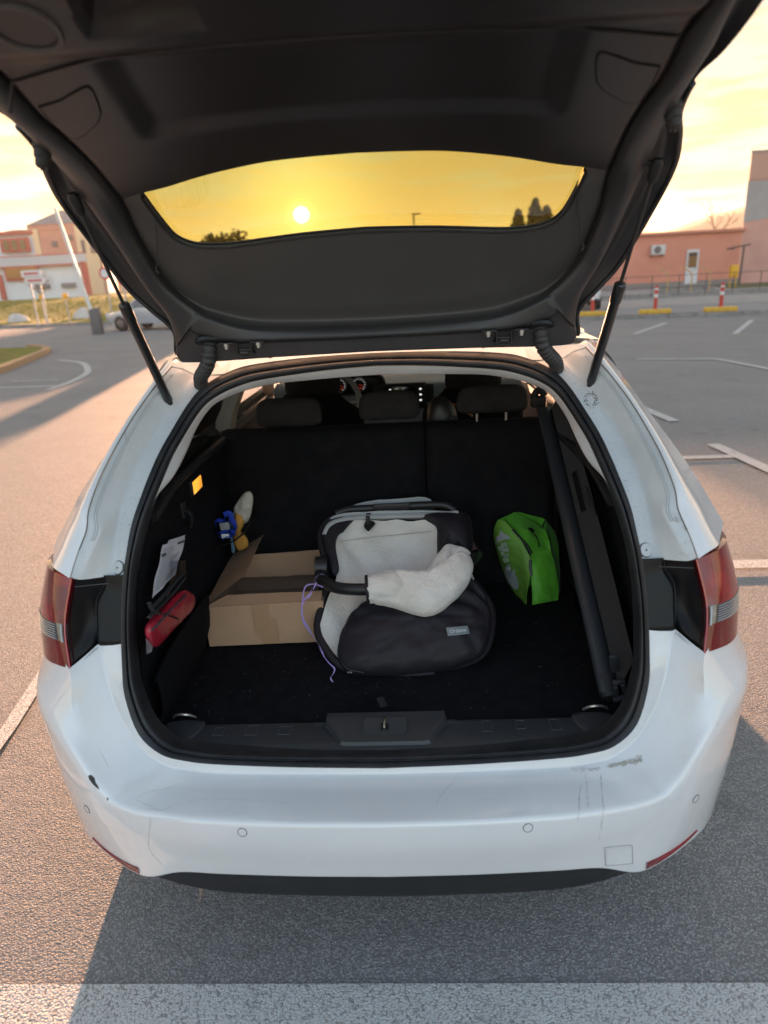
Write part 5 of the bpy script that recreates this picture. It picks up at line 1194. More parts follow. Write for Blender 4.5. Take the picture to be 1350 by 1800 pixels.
# glove and strap bundle near the seat back
YG = 1.0
gv = thing('work_glove', 'cream and orange fabric work glove held behind an elastic strap on the left wall', 'glove', tuple(at_y(425, 930, YG)))
GLV = mat('glove_canvas', (.55, .52, .44), .9, var=(.48, .45, .37), vs=20, bump=.4, bs=70, bdist=.005)
pillow([at_y(x, y, YG) for x, y in ((411, 893), (420, 878), (430, 866), (440, 864), (445, 874), (444, 890), (440, 908), (432, 920), (420, 918), (412, 905))], (.2, -1, .2), .022, .02, 9, 56, amp=.006, sc=40, seed=31).build('glove_cuff', GLV, gv, ang=80)
pillow([at_y(x, y, YG-.01) for x, y in ((414, 902), (421, 900), (429, 910), (428, 925), (422, 932), (434, 945), (436, 960), (420, 968), (412, 955), (410, 925))], (.2, -1, .2), .020, .02, 9, 56, amp=.004, sc=30, seed=33).build('glove_palm', mat('orange_canvas', (.55, .27, .05), .85, bump=.3, bs=60, bdist=.004), gv, ang=80)
pillow([at_y(x, y, YG+.005) for x, y in ((402, 908), (411, 900), (416, 903), (411, 925), (409, 950), (414, 968), (408, 972), (404, 945))], (.2, -1, .2), .014, .02, 7, 40, amp=.003, sc=30, seed=35).build('glove_edge', mat('pale_blue_cloth', (.16, .26, .38), .85), gv, ang=80)
st_ = thing('lashing_strap', 'bundled blue lashing strap with a grey buckle beside the work glove', 'strap', tuple(at_y(397, 928, .97)))
BL = mat('blue_webbing', (.01, .045, .42), .7, bump=.4, bs=300, bdist=.001)
m = MB(); rng = random.Random(8)
loops = [[(400, 905), (394, 912), (399, 925), (408, 930)], [(380, 925), (378, 918), (384, 914), (394, 919), (398, 930)], [(383, 935), (386, 944), (394, 944), (408, 938), (414, 928), (411, 918)], [(386, 920), (400, 917), (410, 922), (414, 932)], [(388, 938), (398, 934), (408, 934), (412, 940)], [(394, 905), (403, 902), (407, 912), (412, 920)], [(392, 948), (398, 942), (408, 941), (404, 932)]]
for i, pts in enumerate(loops): m.tube(cat([at_y(x, y, .965-.004*i) for x, y in pts], 6), .0085, 8, flat=.22, up=(rng.uniform(-1, 1), -.3, rng.uniform(-1, 1)))
m.build('webbing', BL, st_, ang=70)
MB().box(at_y(395, 925, .935), (.032, .010, .026), .004, Matrix.Rotation(-.1, 3, 'Y')).build('buckle', mat('buckle_grey', (.30, .31, .32), .45), st_)
MB().box(at_y(396, 942, .938), (.026, .004, .014), .001).build('care_tag', mat('tag_white', (.7, .72, .74), .6), st_)
m = MB(); m.tube(cat([at_y(382, 960, .95), at_y(398, 957, .93), at_y(415, 948, .93), at_y(430, 935, .94), at_y(440, 918, .97)], 6), .017, 8, flat=.14, up=(0, .1, 1)); m.build('elastic_strap', mat('elastic_black', (.014, .014, .016), .8), car)

# ================================================================== SURROUNDINGS
CONC = mat('kerb_concrete', (.30, .28, .26), .9, var=(.22, .21, .20), vs=3, dirt=(.10, .09, .08), ds=6, dlo=.55, dhi=.75)
def kerb(pts, w, h, name, label, mt_=CONC, seglen=1.0):
    """row of kerb stones along a path: each one a piece"""
    P = resamp([V((x, y, 0)) for x, y in pts], 400, False); tot = sum((P[i+1]-P[i]).length for i in range(399)); n = max(1, int(tot/seglen))
    root = thing(name, label, 'kerb', (pts[0][0], pts[0][1], 0))
    for k in range(n):
        a, b = P[int(399*k/n)], P[int(399*(k+1)/n)]; t_ = (b-a).normalized(); nn = V((-t_.y, t_.x, 0)); R = Matrix((t_, nn, V((0, 0, 1)))).transposed()
        MB().box((a+b)/2+V((0, 0, h/2-.02)), ((b-a).length-.012, w, h+.04), .012, R, 1).build('kerb_stone', mt_, root)
    return root
# right: kerb, access road, pavement, terrace
kerb([(2.0, 22.2), (8, 20.7), (13, 19.8)], .20, .12, 'kerb_row', 'pale concrete kerb across the far side of the parking bays on the right')
PAVE = mat('pavement', (.40, .37, .35), .9, var=(.32, .30, .29), vs=2)
flat([(2.0, 22.4), (13, 19.95), (30, 19), (30, 24.2), (13, 24.4), (2, 26.2)], .112, 'access_road', mat('pale_asphalt', (.30, .30, .31), .9, var=(.25, .25, .25), vs=4))
flat([(0, 25.8), (13, 24.2), (32, 24.0), (32, 44), (0, 44)], .12, 'pavement', PAVE)
MB().box((16, 30.5, .10), (30, .5, .18), .02).box((16, 31.0, .16), (30, .6, .26), .02).build('terrace_edge', CONC)['kind'] = 'structure'
# marker posts on yellow blocks
RW = mat('red_paint', (.55, .04, .03), .45); WH = mat('white_plastic', (.75, .74, .72), .5); YEL = mat('yellow_paint', (.75, .42, .04), .6, dirt=(.25, .17, .06), ds=9)
for i, (x, y, lb) in enumerate(((9.40, 20.55, 'red and white marker post on a yellow block, rightmost of the three by the kerb'), (7.60, 20.95, 'red and white marker post on a yellow block, between the other two by the kerb'), (5.80, 21.35, 'red and white marker post on a yellow block, nearest the tailgate strut'))):
    b = thing('marker_post', lb, 'bollard', (x, y, .12), 'marker posts along the kerb')
    MB().cyl((x, y, .2), (x, y, .95), .055, 16).build('post', RW, b); MB().tube([(x, y, .60), (x, y, .70)], .058, 16).build('white_band', WH, b); MB().tube([(x, y, .82), (x, y, .87)], .058, 16).build('white_band', WH, b)
    R = Matrix.Rotation(-.22, 3, 'Z'); MB().box((x, y, .19), (.92, .22, .14), .03, R).build('base_block', YEL, b)
# pink building with annexe
PK = mat('salmon_render', (.74, .29, .20), .9, var=(.68, .26, .18), vs=.6, dirt=(.50, .20, .14), ds=.5, dlo=.55, dhi=.8)
PKL = mat('pink_render_pale', (.68, .36, .30), .9, var=(.60, .31, .25), vs=.5); GRM = mat('grey_render', (.38, .38, .37), .9, var=(.32, .32, .32), vs=.4); BRN = mat('brown_pink_render', (.52, .30, .23), .9)
pb = thing('pink_building', 'long low salmon pink building with a white framed door and wall unit', 'building', (9, 43, 0))
MB().box((8.4, 48, 1.50), (22.9, 10, 3.15), .03).build('wall', PK, pb, smooth=False)
MB().box((8.4, 47.9, 3.17), (23.1, 10.4, .16), .02).build('roof', mat('roof_trim_pink', (.60, .22, .15), .8), pb, smooth=False)
MB().box((9, 42.97, .25), (22, .08, .35)).build('plinth', mat('stone_plinth', (.25, .22, .20), .9), pb, smooth=False)
dr = MB().box((17.05, 42.93, 1.15), (.72, .10, 2.1), .01).build('door', mat('white_door', (.70, .66, .66), .6), pb, smooth=False)
MB().box((17.04, 42.86, 1.62), (.48, .04, .85)).build('door_pane', mat('door_glass_amber', (.22, .11, .04), .2), dr, smooth=False); MB().box((17.04, 42.85, 1.93), (.48, .04, .2)).build('door_pane', mat('dark_glass', (.03, .03, .035), .15), dr, smooth=False)
MB().cyl((17.28, 42.86, 1.1), (17.28, 42.80, 1.1), .03).build('handle', METAL, dr)
ac = thing('air_conditioner', 'white outdoor air conditioning unit mounted on the salmon wall', 'air conditioner', (14.92, 42.8, 2.25))
MB().box((14.92, 42.78, 2.28), (.80, .34, .55), .03).build('casing', mat('unit_white', (.62, .60, .58), .6), ac); MB().grid(disc_stack(V((14.85, 42.60, 2.28)), (0, -1, 0), [(.21, 0), (.20, .02), (.02, .02), (.0001, .02)]), False, True).build('fan_grille', mat('grille_grey', (.12, .12, .12), .6), ac); MB().box((14.6, 42.85, 1.96), (.05, .3, .1)).box((15.2, 42.85, 1.96), (.05, .3, .1)).build('bracket', DMET, ac)
for x, z in ((14.6, 1.1), (11.5, 1.6)): pass
tb = thing('tall_pink_block', 'tall pink block with a grey painted band at the right edge', 'building', (24, 45, 0))
def ptz(x0, x1, z0, z1, y, nm, mt_, par, d=.1):
    return MB().box(((x0+x1)/2, y, (z0+z1)/2), (x1-x0, d, z1-z0)).build(nm, mt_, par, smooth=False)
MB().prism([(19.85, 43, -.1), (31.85, 43, -.1), (34, 50, -.1), (23.4, 50, -.1)], (0, 0, 7.3)).build('wall', PKL, tb, smooth=False)
m = MB(); m.add([(19.82, 42.97, 3.55), (22, 42.97, 3.8), (22.6, 42.97, 3.35), (32, 42.97, 3.4), (32, 42.97, 5.75), (19.82, 42.97, 5.75)], [(0, 1, 2, 3, 4, 5)]); m.add([(19.82, 42.99, 3.55), (22, 42.99, 3.8), (22.6, 42.99, 3.35), (32, 42.99, 3.4), (32, 42.99, 5.75), (19.82, 42.99, 5.75)], [(0, 1, 2, 3, 4, 5)]); m.build('painted_band', GRM, tb, smooth=False)
MB().box((25.85, 42.96, 6.50), (12.02, .05, 1.4)).build('upper_panel', BRN, tb, smooth=False); MB().prism([(19.80, 42.92, 7.2), (31.9, 42.92, 7.2), (34, 50, 7.2), (23.4, 50, 7.2)], (0, 0, .12)).build('parapet', CONC, tb, smooth=False)
# lamp on wall corner
wl_ = thing('wall_lamp', 'dark lamp post with a side arm before the salmon wall, beside the tall block', 'lamp post', (19.3, 41.5, 0))
MB().tube([(19.3, 41.5, 0), (19.35, 41.5, 2.2)], .05, 8).tube([(18.6, 41.5, 2.15), (19.7, 41.5, 2.3)], .04, 8).box((18.6, 41.5, 2.12), (.4, .15, .1), .02).build('pole', DMET, wl_)
# railings and stairs
rl = thing('railing', 'thin dark railing along the terrace in front of the salmon building', 'railing', (12, 30.4, .12))
for i in range(18): MB().cyl((6+i*1.15, 30.4, .1), (6+i*1.15, 30.4, 1.05), .017, 6).build('railing_post', DMET, rl)
for z in (.55, 1.03): MB().tube([(6, 30.4, z), (25.6, 30.4, z)], .011, 6).build('rail', DMET, rl)
sr = thing('steps', 'concrete steps with yellow handrails below the white framed door', 'steps', (12.2, 33, .1))
for k in range(4): MB().box((13.4, 33.5+k*.4, .2+k*.09), (2.6, .42, .10), .01).build('step', CONC, sr)
for x in (12.25, 13.35, 14.2): MB().tube(cat([(x, 33.2, .1), (x, 33.2, .95), (x+.02, 33.8, 1.15), (x+.02, 34.6, 1.3)], 3), .035, 8).build('handrail', mat('handrail_ochre', (.55, .34, .14), .7), sr)
yb = thing('grit_box', 'small yellow cabinet on legs standing before the tall pink block', 'cabinet', (17.6, 38.5, .12))
MB().box((17.6, 38.5, .95), (.40, .3, .62), .03).build('cabinet_body', mat('yellow_box', (.85, .42, .01), .5), yb); MB().cyl((17.45, 38.5, .1), (17.45, 38.5, .65), .03).build('leg', YEL, yb); MB().cyl((17.75, 38.5, .1), (17.75, 38.5, .65), .03).build('leg', YEL, yb)
o = flat([(16.5, 36.5), (32, 36), (32, 42.5), (18, 42.5)], .135, 'grass', mat('dry_verge', (.14, .14, .06), .95, var=(.10, .13, .04), vs=2)); 
# ---- simple parked cars
def parked_car(name, label, loc, rz, paint, back=False):
    root = thing(name, label, 'car', (0, 0, 0)); t = []
    ys = [-2.15, -2.1, -1.8, -1.2, -.3, .5, 1.3, 1.9, 2.1, 2.15]
    body = []
    for y in ys:
        e = max(0, abs(y)-1.7)/.45; hw = .88*(1-.16*e*e); zt = .92-(.22*smooth01((y-.7)/1.3) if y > 0 else .04*e); zb = .28+.12*e
        ring = [V((hw*u, y, zb)) for u in (-.9, 0, .9)]+[V((hw, y, (zb+zt)/2)), V((hw*.96, y, zt-.04)), V((hw*.85, y, zt)), V((0, y, zt+.03)), V((-hw*.85, y, zt)), V((-hw*.96, y, zt-.04)), V((-hw, y, (zb+zt)/2))]
        body.append(ring)
    m = MB(); m.grid(body, False, True); m.add(body[0], [tuple(range(10))]); m.add(body[-1], [tuple(range(10))]); m.build('body', paint, root, ang=50)
    m = MB(); cab = []
    for z, y0, y1, w in ((.88, -1.95, 1.05, .80), (1.15, -1.75, .62, .72), (1.40, -1.45, .20, .60), (1.45, -1.2, -.05, .55)):
        cab.append([V((-w, y0, z)), V((w, y0, z)), V((w, y1, z)), V((-w, y1, z))])
    m.grid(cab, False, True); m.build('cabin_glass', mat('car_glass', (.06, .07, .08), .08, coat=1), root, ang=20)
    m = MB(); m.box((0, -.65, 1.455), (1.16, 1.5, .05), .02)
    for s in (-1, 1):
        for a, b in (((.805, 1.06, .90), (.60, .22, 1.43)), ((.80, -1.96, .90), (.60, -1.42, 1.43)), ((.80, -.35, .90), (.61, -.42, 1.43))): m.tube([(s*a[0], a[1], a[2]), (s*b[0], b[1], b[2])], .035, 6)
    m.build('roof', paint, root)
    for s in (-1, 1):
        for y in (-1.32, 1.35):
            w = MB(); w.tube([(s*.68, y, .31), (s*.70, y, .31), (s*.86, y, .31), (s*.88, y, .31)], [.27, .31, .31, .27], 24).build('wheel', MT['tyre_rubber'], root); MB().tube([(s*.875, y, .31), (s*.89, y, .31)], [.17, .14], 12).build('hubcap', mat('hubcap_grey', (.16, .16, .165), .4, metal=.5), root)
        MB().box((s*.62, 2.06, .66), (.34, .16, .14), .04, Matrix.Rotation(-s*.25, 3, 'Z')).build('headlight', mat('headlight_glass', (.55, .58, .6), .1, coat=1), root)
        MB().box((s*.66, -2.08, .74), (.26, .10, .26), .03, Matrix.Rotation(s*.2, 3, 'Z')).build('rear_light', REDL, root)
        MB().box((s*.93, .62, .95), (.18, .1, .12), .03).build('wing_mirror', paint, root)
    MB().box((0, 2.12, .42), (1.2, .08, .2), .03).build('grille', PLA, root); MB().box((0, -2.13, .62), (.52, .04, .11)).build('number_plate', WH, root)
    root.location = loc; root.rotation_euler = (0, 0, rz); return root
parked_car('parked_car', 'silver hatchback parked beyond the barrier post on the left', (-10.2, 27.8, 0), math.radians(72), mat('silver_paint', (.55, .57, .60), .25, coat=1, metal=.3))
parked_car('parked_car', 'white car half hidden behind the right gas strut, tail light showing', (6.25, 26.2, .12), math.radians(-8), mat('parked_white_paint', (.75, .76, .78), .25, coat=1))
# ---- left side
kerb([(-40, 36.5), (-22, 36.0), (-14, 33.5), (-12.5, 31)], .22, .13, 'kerb_row', 'pale kerb bordering the grass strip with the boulders')
# rising grass bank
m = MB(); gx = np.linspace(-75, -11, 33); rows = []
def bank_z(x, y): return .10+.95*smooth01((y-38)/22)
for y in (33.8, 36.2, 38, 42, 47, 53, 60, 70, 90, 130): rows.append([V((x, y+(1.2 if x < -20 and y < 37 else 0), bank_z(x, y) if y > 35 else .09)) for x in gx])
rows[0] = [V((x, float(np.interp(x, [-75, -40, -22, -14, -12.5, -11], [37.2, 36.7, 36.2, 33.7, 33.5, 34])), .10)) for x in gx]; rows[1] = [V((p.x, p.y+1.0, .12)) for p in rows[0]]
o = m.grid(rows).build('grass_bank', GRS, None, ang=80); o['kind'] = 'structure'
# tufts so the bank does not read flat
m = MB(); rng = random.Random(2)
for i in range(5200):
    x = rng.uniform(-42, -12); y = rng.uniform(37.2, 60)
    z = bank_z(x, y); h = rng.uniform(.05, .16); a = rng.uniform(0, PI); w = V((math.cos(a), math.sin(a), 0))*.05
    m.add([V((x, y, z))-w, V((x, y, z))+w, V((x+rng.gauss(0, .04), y, z+h))], [(0, 1, 2)])
o = m.build('grass_tufts', mat('grass_yellow', (.28, .25, .02), .9, var=(.36, .28, .02), vs=.6), None, smooth=False, merge=0); o['kind'] = 'stuff'; o['label'] = 'yellowish grass growing over the bank on the left'; 
WALLW = mat('cool_white_cladding', (.80, .81, .84), .7, var=(.74, .76, .80), vs=.5); REDT = mat('red_trim', (.52, .10, .08), .7); GRYB = mat('grey_fascia', (.58, .58, .60), .7)
sb = thing('white_shop_building', 'white two storey commercial building with red trim behind the grass bank', 'building', (-45, 80, 1))
MB().prism([(-66.6, 80, .95), (-36.4, 80, .95), (-44, 92, .95), (-74, 92, .95)], (0, 0, 4.3)).build('lower_wall', WALLW, sb, smooth=False); MB().prism([(-72, 80.1, 5.0), (-42, 80.1, 5.0), (-50, 91.9, 5.0), (-74, 91.9, 5.0)], (0, 0, 3.2)).build('upper_wall', WALLW, sb, smooth=False)
MB().box((-51.4, 79.8, 5.15), (30.4, .4, .95)).build('fascia', GRYB, sb, smooth=False); MB().box((-51.4, 79.6, 4.58), (30.4, .3, .16)).build('red_band', REDT, sb, smooth=False); MB().box((-57, 79.9, 8.15), (30.2, .6, .35)).build('red_band', REDT, sb, smooth=False); MB().box((-51.4, 79.7, 5.70), (30.4, .2, .12)).build('red_band', REDT, sb, smooth=False)
MB().box((-36.6, 79.8, 3.0), (.6, .5, 3.6)).build('red_corner', REDT, sb, smooth=False); MB().box((-46.6, 79.8, 2.5), (.5, .3, 2.7)).build('red_corner', REDT, sb, smooth=False)
w1 = MB().box((-44.0, 79.75, 6.9), (3.3, .25, 1.5)).build('window', REDT, sb, smooth=False)
for k in range(3): MB().box((-44.95+k*.95, 79.6, 6.9), (.62, .1, 1.0)).build('pane', mat('amber_glass', (.20, .13, .05), .2), w1, smooth=False)
w2 = MB().box((-43.9, 79.75, 3.95), (3.9, .25, 1.65)).build('window', REDT, sb, smooth=False); MB().box((-43.9, 79.6, 3.98), (3.5, .1, 1.25)).build('pane', mat('mirror_glass', (.30, .18, .08), .1, metal=.6), w2, smooth=False)
for x in (-41.8, -38.8): MB().box((x, 79.8, 2.35), (1.6, .2, .55)).build('vent', mat('vent_grey', (.22, .22, .23), .7), sb, smooth=False)
BRK = mat('brick_pink', (.55, .28, .22), .9, var=(.48, .24, .19), vs=.8); BEI = mat('beige_render', (.70, .55, .36), .9)
hb2 = thing('brick_hotel', 'tall brick and beige block with a grey hipped roof behind the white shop', 'building', (-54, 112, 1))
MB().prism([(-58.4, 112, .5), (-48, 112, .5), (-53, 120, .5), (-63, 120, .5)], (0, 0, 11)).build('wall', BRK, hb2, smooth=False); MB().box((-50.0, 111.9, 6), (3.2, .3, 10.8)).build('beige_panel', BEI, hb2, smooth=False); MB().box((-57.9, 111.9, 6), (.9, .3, 10.2)).build('beige_panel', BEI, hb2, smooth=False); MB().prism([(-58.7, 111.8, 10.9), (-47.7, 111.8, 10.9), (-53, 120.3, 10.9), (-63.4, 120.3, 10.9)], (0, 0, .8)).build('cornice', BRK, hb2, smooth=False)
m = MB(); b4 = [V((-58.9, 111.5, 11.7)), V((-47.5, 111.5, 11.7)), V((-53, 120.5, 11.7)), V((-63.5, 120.5, 11.7))]; m.add(b4+[V((-54.5, 115, 14.0))], [(0, 1, 4), (1, 2, 4), (2, 3, 4), (3, 0, 4), (3, 2, 1, 0)]); m.build('roof', mat('slate_roof', (.20, .22, .24), .7), hb2, smooth=False)
for x, z in ((-55.2, 8.8), (-52.5, 7.0), (-55.2, 5.6), (-52.6, 9.6)): MB().box((x, 111.9, z), (.8, .25, .9)).build('window', mat('hotel_window', (.10, .10, .12), .3), hb2, smooth=False)
MB().box((-50.6, 111.7, 8.2), (.5, .2, 2.0)).box((-49, 111.7, 8.4), (1.0, .2, 2.4)).build('window', mat('hotel_window', (.10, .10, .12), .3), hb2, smooth=False)
dm = thing('domed_building', 'low building with a grey domed roof behind the white shop, far left', 'building', (-64, 112, 1))
MB().box((-63.5, 118, 5.2), (9, 10, 9.5)).build('wall', BRK, dm, smooth=False); MB().grid([[V((-63.5+4.6*math.cos(b)*math.cos(a), 118+4.6*math.cos(b)*math.sin(a), 9.8+1.9*math.sin(b))) for a in np.linspace(0, 2*PI, 20, endpoint=False)] for b in np.linspace(0, PI/2, 6)], False, True).build('dome', MT['slate_roof'], dm)
bb = thing('beige_building', 'beige apartment block partly hidden by the tailgate', 'building', (-40, 112, 1))
MB().box((-43.6, 118, 5.4), (6.6, 9, 9.8)).build('wall', BEI, bb, smooth=False)
for z in (3.5, 6, 8.5): MB().box((-43.6, 113.4, z), (1.0, .2, 1.2)).build('window', MT['hotel_window'], bb, smooth=False)
# boulders
BO = mat('boulder', (.66, .63, .60), .9, var=(.52, .50, .48), vs=2, bump=.5, bs=8, bdist=.05)
for i, (x, y, w, h, lb) in enumerate(((-22.6, 39.2, 1.25, .50, 'pale flat boulder on the grass at the left edge'), (-19.1, 39.8, 1.15, .62, 'pale rounded boulder on the grass behind the sign board'))):
    m = MB(); rows = []
    for b in np.linspace(-.3, PI/2, 9):
        rows.append([(lambda q: V((x, y, bank_z(x, y)))+q*(1+.22*noise.noise(q*1.6+V((i*7, 0, 0)))))(V((w/2*1.05*math.cos(b)*math.cos(a)+(.15*w if b > .8 else 0)*(1 if i else -1)*.3, w*.38*math.cos(b)*math.sin(a), h*math.sin(b)))) for a in np.linspace(0, 2*PI, 18, endpoint=False)])
    m.grid(rows, False, True); m.add(rows[-1], [tuple(range(18))]); tagp(m.build('boulder', BO, None, ang=30), lb, 'boulder', 'boulders on the grass bank')
# sign board, no-entry signs, barrier
sg = thing('sign_board', 'white board sign on two thin posts in front of the shop', 'sign', (-18.3, 34, 0))
for x in (-18.7, -18.2): MB().cyl((x, 34, .1), (x, 34, 2.4), .04, 8).build('post', mat('galvanised', (.45, .45, .45), .5), sg)
for k, (dx, z) in enumerate(((-.12, 2.58), (0, 2.25))):
    p_ = MB().box((-18.4+dx, 33.94, z), (1.0, .05, .30), .01).build('panel', WH, sg, smooth=False); MB().box((-18.4+dx, 33.90, z), (.72, .02, .10)).build('red_lettering_strip', mat('sign_red', (.62, .10, .10), .5), p_, smooth=False)
def round_sign(name, lb, x, y, z, r, kind):
    t_ = thing(name, lb, 'road sign', (x, y, 0)); MB().cyl((x, y+.03, 0), (x, y+.03, z), .035, 8).build('post', MT['galvanised'], t_)
    f = MB().tube([(x, y, z), (x, y-.02, z)], r, 28).build('face', mat('sign_red', (.62, .10, .10), .5), t_, ang=30)
    if kind: MB().box((x, y-.03, z), (r*1.4, .015, r*.36)).build('white_bar', WH, f, smooth=False)
    else: MB().tube([(x, y-.021, z), (x, y-.032, z)], r*.68, 28).build('white_disc', WH, f, ang=30)
round_sign('prohibition_sign', 'round white road sign with a red ring left of the gas strut', -13.15, 30, 2.32, .26, 0)
round_sign('no_entry_sign', 'round red no entry road sign half hidden by the tailgate edge', -12.55, 30.3, 2.05, .26, 1)
br = thing('parking_barrier', 'dark grey barrier post with its white boom raised', 'barrier', (-12.2, 26.2, 0))
MB().box((-12.2, 26.2, .50), (.36, .36, 1.0), .03).build('cabinet', mat('barrier_grey', (.10, .11, .12), .5), br)
MB().tube([(-12.25, 26.0, .95), (-12.95, 26.1, 4.6)], [.075, .055], 10).build('boom', mat('boom_white', (.75, .74, .70), .5), br)
for nm, x, y, lb in (('utility_post', -17.55, 35.0, 'small yellow capped post right of the sign board'), ('utility_post', -19.8, 36.9, 'small yellow capped post behind the sign board')):
    u = thing(nm, lb, 'post', (x, y, .1), 'yellow capped posts'); MB().cyl((x, y, .1), (x, y, 1.35), .03, 8).build('stem', MT['galvanised'], u); MB().box((x, y, 1.45), (.22, .16, .26), .02).build('cap', mat('yellow_box', (.85, .42, .01), .5), u)
# grass island with orange kerb, near left
flat([(-9.3, 14.6), (-10.1, 17.6), (-10.9, 19.6), (-16, 21), (-20, 18), (-14, 12.5)], .10, 'grass_island', GRS)
kerb([(-9.0, 13.6), (-9.25, 14.6), (-10.0, 17.4), (-10.7, 19.4), (-12, 20.6)], .18, .14, 'kerb_row', 'orange tinted kerb round the near grass island at the left edge', mat('kerb_ochre', (.42, .27, .15), .85))
lpz = thing('lamp_post', 'grey steel lamp post cut by the left edge of the picture', 'lamp post', (-11.55, 18.1, 0))
MB().tube([(-11.62, 18.1, .1), (-11.62, 18.1, 1.15), (-11.62, 18.1, 1.2), (-11.62, 18.1, 5.5)], [.09, .09, .05, .045], 14).build('pole', mat('post_bluegrey', (.22, .26, .30), .5), lpz); MB().box((-11.62, 17.8, 5.5), (.16, .6, .08), .02).build('lantern', METAL, lpz)
# unseen column, added to cast a long shadow band across the tarmac
ip = thing('shadow_column', 'unseen column behind the open tailgate, added to cast a long shadow', 'pillar', (-8.5, 31, 0)); MB().tube([(-8.5, 31, 0), (-8.5, 31, 2.0), (-8.5, 31, 2.12)], [.42, .42, .05], 20).build('column', PAVE, ip)
# ---- trees, far hill
BARK = mat('bark', (.09, .06, .04), .95); TWIG = mat('twigs', (.16, .10, .06), .95); LEAFD = mat('conifer_green', (.025, .035, .018), .95, var=(.04, .05, .02), vs=2); BUSH = mat('dry_leaves', (.12, .08, .03), .95, var=(.08, .07, .03), vs=1)
def bare_tree(x, y, h, lb, sd, dens=1.0, mt_=TWIG, z0=0, group=None, spread=1):
    t_ = thing('bare_tree', lb, 'tree', (x, y, z0), group); r_ = random.Random(sd); tr = MB(); cr = MB()
    def grow(p, d_, ln, r, dep):
        q = p+d_*ln; (tr if dep < 2 else cr).tube([p, (p+q)/2+V((r_.gauss(0, .03), r_.gauss(0, .03), 0))*ln, q], [r, r*.85, r*.65], 5 if dep < 2 else 3, cap=False)
        if dep >= 5: return
        for k in range(r_.choice((2, 3, 3)) if dep else 4):
            nd = (d_+V((r_.gauss(0, .55*spread), r_.gauss(0, .55*spread), r_.gauss(.12, .25)))).normalized(); grow(p+d_*ln*r_.uniform(.6, 1), nd, ln*r_.uniform(.6, .82), r*.55, dep+1)
    grow(V((x, y, z0)), V((0, 0, 1)), h*.30, h*.022, 0); tr.build('trunk', BARK, t_, merge=0); cr.build('crown', mt_, t_, merge=0, smooth=False)
def leafy(x, y, h, w, lb, sd, mt_=BUSH, n=1500, nm='leafy_tree', group=None, ls=.16, conic=False):
    t_ = thing(nm, lb, 'tree', (x, y, 0), group); r_ = random.Random(sd); MB().tube([(x, y, 0), (x, y, h*.35), (x+.1, y, h*.8)], [h*.03, h*.022, h*.006], 7).build('trunk', BARK, t_)
    cl_ = [(V((r_.gauss(0, w*.25), r_.gauss(0, w*.25), r_.uniform(.35, .9)*h)), r_.uniform(.12, .24)*w) for _ in range(16)]; m = MB()
    for i in range(n):
        if conic: zz = r_.random()**1.2; rad = w/2*(1-zz)**.55*(.6+.5*abs(math.sin(zz*34)))*math.sqrt(r_.random()); a = r_.uniform(0, 2*PI); p = V((rad*math.cos(a), rad*math.sin(a), h*(.1+.9*zz)))
        else: c_, rd_ = r_.choice(cl_); p = c_+V((r_.gauss(0, 1), r_.gauss(0, 1), r_.gauss(0, .8)))*rd_*.6
        p = p+V((x, y, 0)); u = V((r_.gauss(0, 1), r_.gauss(0, 1), r_.gauss(0, 1))).normalized(); v = u.orthogonal().normalized(); s_ = ls*r_.uniform(.5, 1.3); m.add([p-u*s_, p+v*s_*.6, p+u*s_, p-v*s_*.6], [(0, 1, 2, 3)])
    m.build('crown', mt_, t_, smooth=False, merge=0)
leafy(15.6, 89, 9.3, 3.8, 'tallest dark conifer seen through the rear window on its right', 1, LEAFD, 5200, 'conifer', ls=.34, conic=True)
leafy(13.7, 90, 8.3, 3.4, 'dark conifer just left of the tallest one in the rear window', 2, LEAFD, 4600, 'conifer', ls=.34, conic=True)
leafy(17.3, 91, 8.6, 3.8, 'dark conifer at the right corner of the rear window', 3, LEAFD, 5000, 'conifer', ls=.34, conic=True)
leafy(-22.6, 88, 7.3, 6.0, 'brown round tree seen low in the rear window at left', 4, n=2600, ls=.34)
leafy(-18.0, 90, 6.6, 3.2, 'brown loose tree right of the round one in the rear window', 5, n=2200, ls=.34)
leafy(-12.0, 92, 6.4, 4.0, 'low brown bush tree under the sunset in the rear window', 6, n=1500, ls=.34)
for i, (x, y, h, lb) in enumerate(((3.4, 95, 7.8, 'small bare tree just right of the middle of the rear window'), (14, 70, 6.2, 'bare tree right behind the salmon roof near the gas strut'), (18.5, 72, 6.4, 'bare tree behind the middle of the salmon roof'), (22.5, 74, 7.0, 'spreading bare tree behind the salmon roof, beside the hill'), (26, 62, 7.6, 'bare tree rising next to the tall pink block'), (-37, 70, 5, 'small bare tree at the red corner of the shop'))):
    bare_tree(x, y, h, lb, 20+i, spread=1.1)
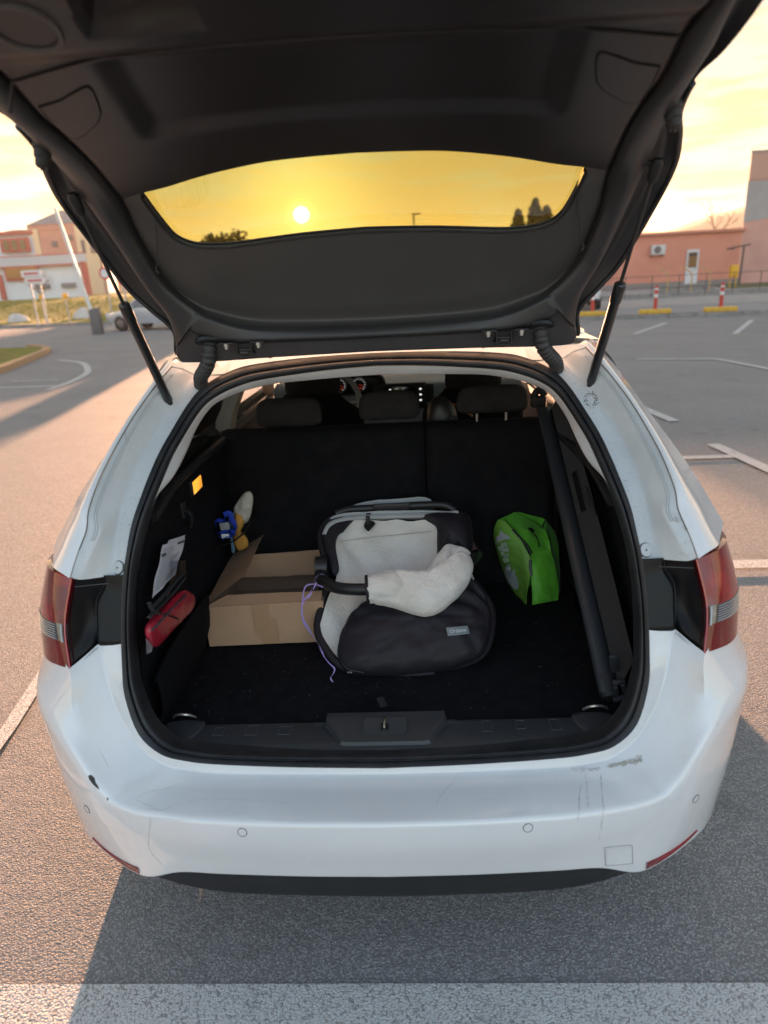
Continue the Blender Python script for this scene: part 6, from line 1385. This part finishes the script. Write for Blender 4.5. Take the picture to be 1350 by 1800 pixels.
lamp = thing('street_lamp', 'thin street lamp silhouette in the middle of the rear window', 'street lamp', (.9, 85, 0)); MB().tube([(.9, 85, 0), (.9, 85, 8.2)], .09, 6).box((1.2, 85, 8.2), (1.0, .25, .15), .03).build('pole', DMET, lamp)
# far hill, closed to the right
m = MB(); rows = []
for j, yy in enumerate((460, 550, 600, 780)):
    r = []
    for i in range(60):
        x = 250+i*26; z = float(np.interp(x, [250, 420, 475, 530, 585, 660, 720, 900, 1300, 1800], [-8, 20, 50, 63, 80, 96, 112, 150, 120, 60]))
        z += 3*noise.noise(V((x*.02, 3, 0))); r.append(V((x*yy/1500, yy, z*.4*(0, .78, 1.0, 0)[j]-(2 if j in (0, 3) else 0))))
    rows.append(r)
m.grid(rows); o = m.build('hill', mat('hill_scrub', (.16, .13, .07), .95, var=(.12, .11, .06), vs=.02), None); o['kind'] = 'structure'

# ---- evening haze: one closed even body of air
hz_ = MB().box((0, 640, 28.5), (2400, 1900, 63.6)).build('haze', mat('haze_air', (1, 1, 1)), None, smooth=False); hz_['kind'] = 'stuff'
ht = MT['haze_air'].node_tree; ht.nodes.clear(); pv_ = ht.nodes.new('ShaderNodeVolumePrincipled'); pv_.inputs['Color'].default_value = (.97, .96, .94, 1); pv_.inputs['Density'].default_value = .00042; pv_.inputs['Anisotropy'].default_value = .3
ho = ht.nodes.new('ShaderNodeOutputMaterial'); ht.links.new(pv_.outputs[0], ho.inputs['Volume'])

# unseen ridge behind the camera, added to put a dark band in paint reflections
m = MB(); rows = []
for k, (d_, hf_) in enumerate(((200, 0), (215, .8), (232, 1), (260, 0))):
    rows.append([V((d_*math.cos(a), d_*math.sin(a), -1+hf_*(13+5*noise.noise(V((a*4, 1, 0)))+2.5*noise.noise(V((a*17, 2, 0))))) ) for a in np.linspace(math.radians(185), math.radians(355), 90)])
m.grid(rows); m.build('reflection_ridge', mat('reflection_ridge_green', (.05, .06, .03), .95, var=(.09, .08, .05), vs=.05), None)['kind'] = 'structure'
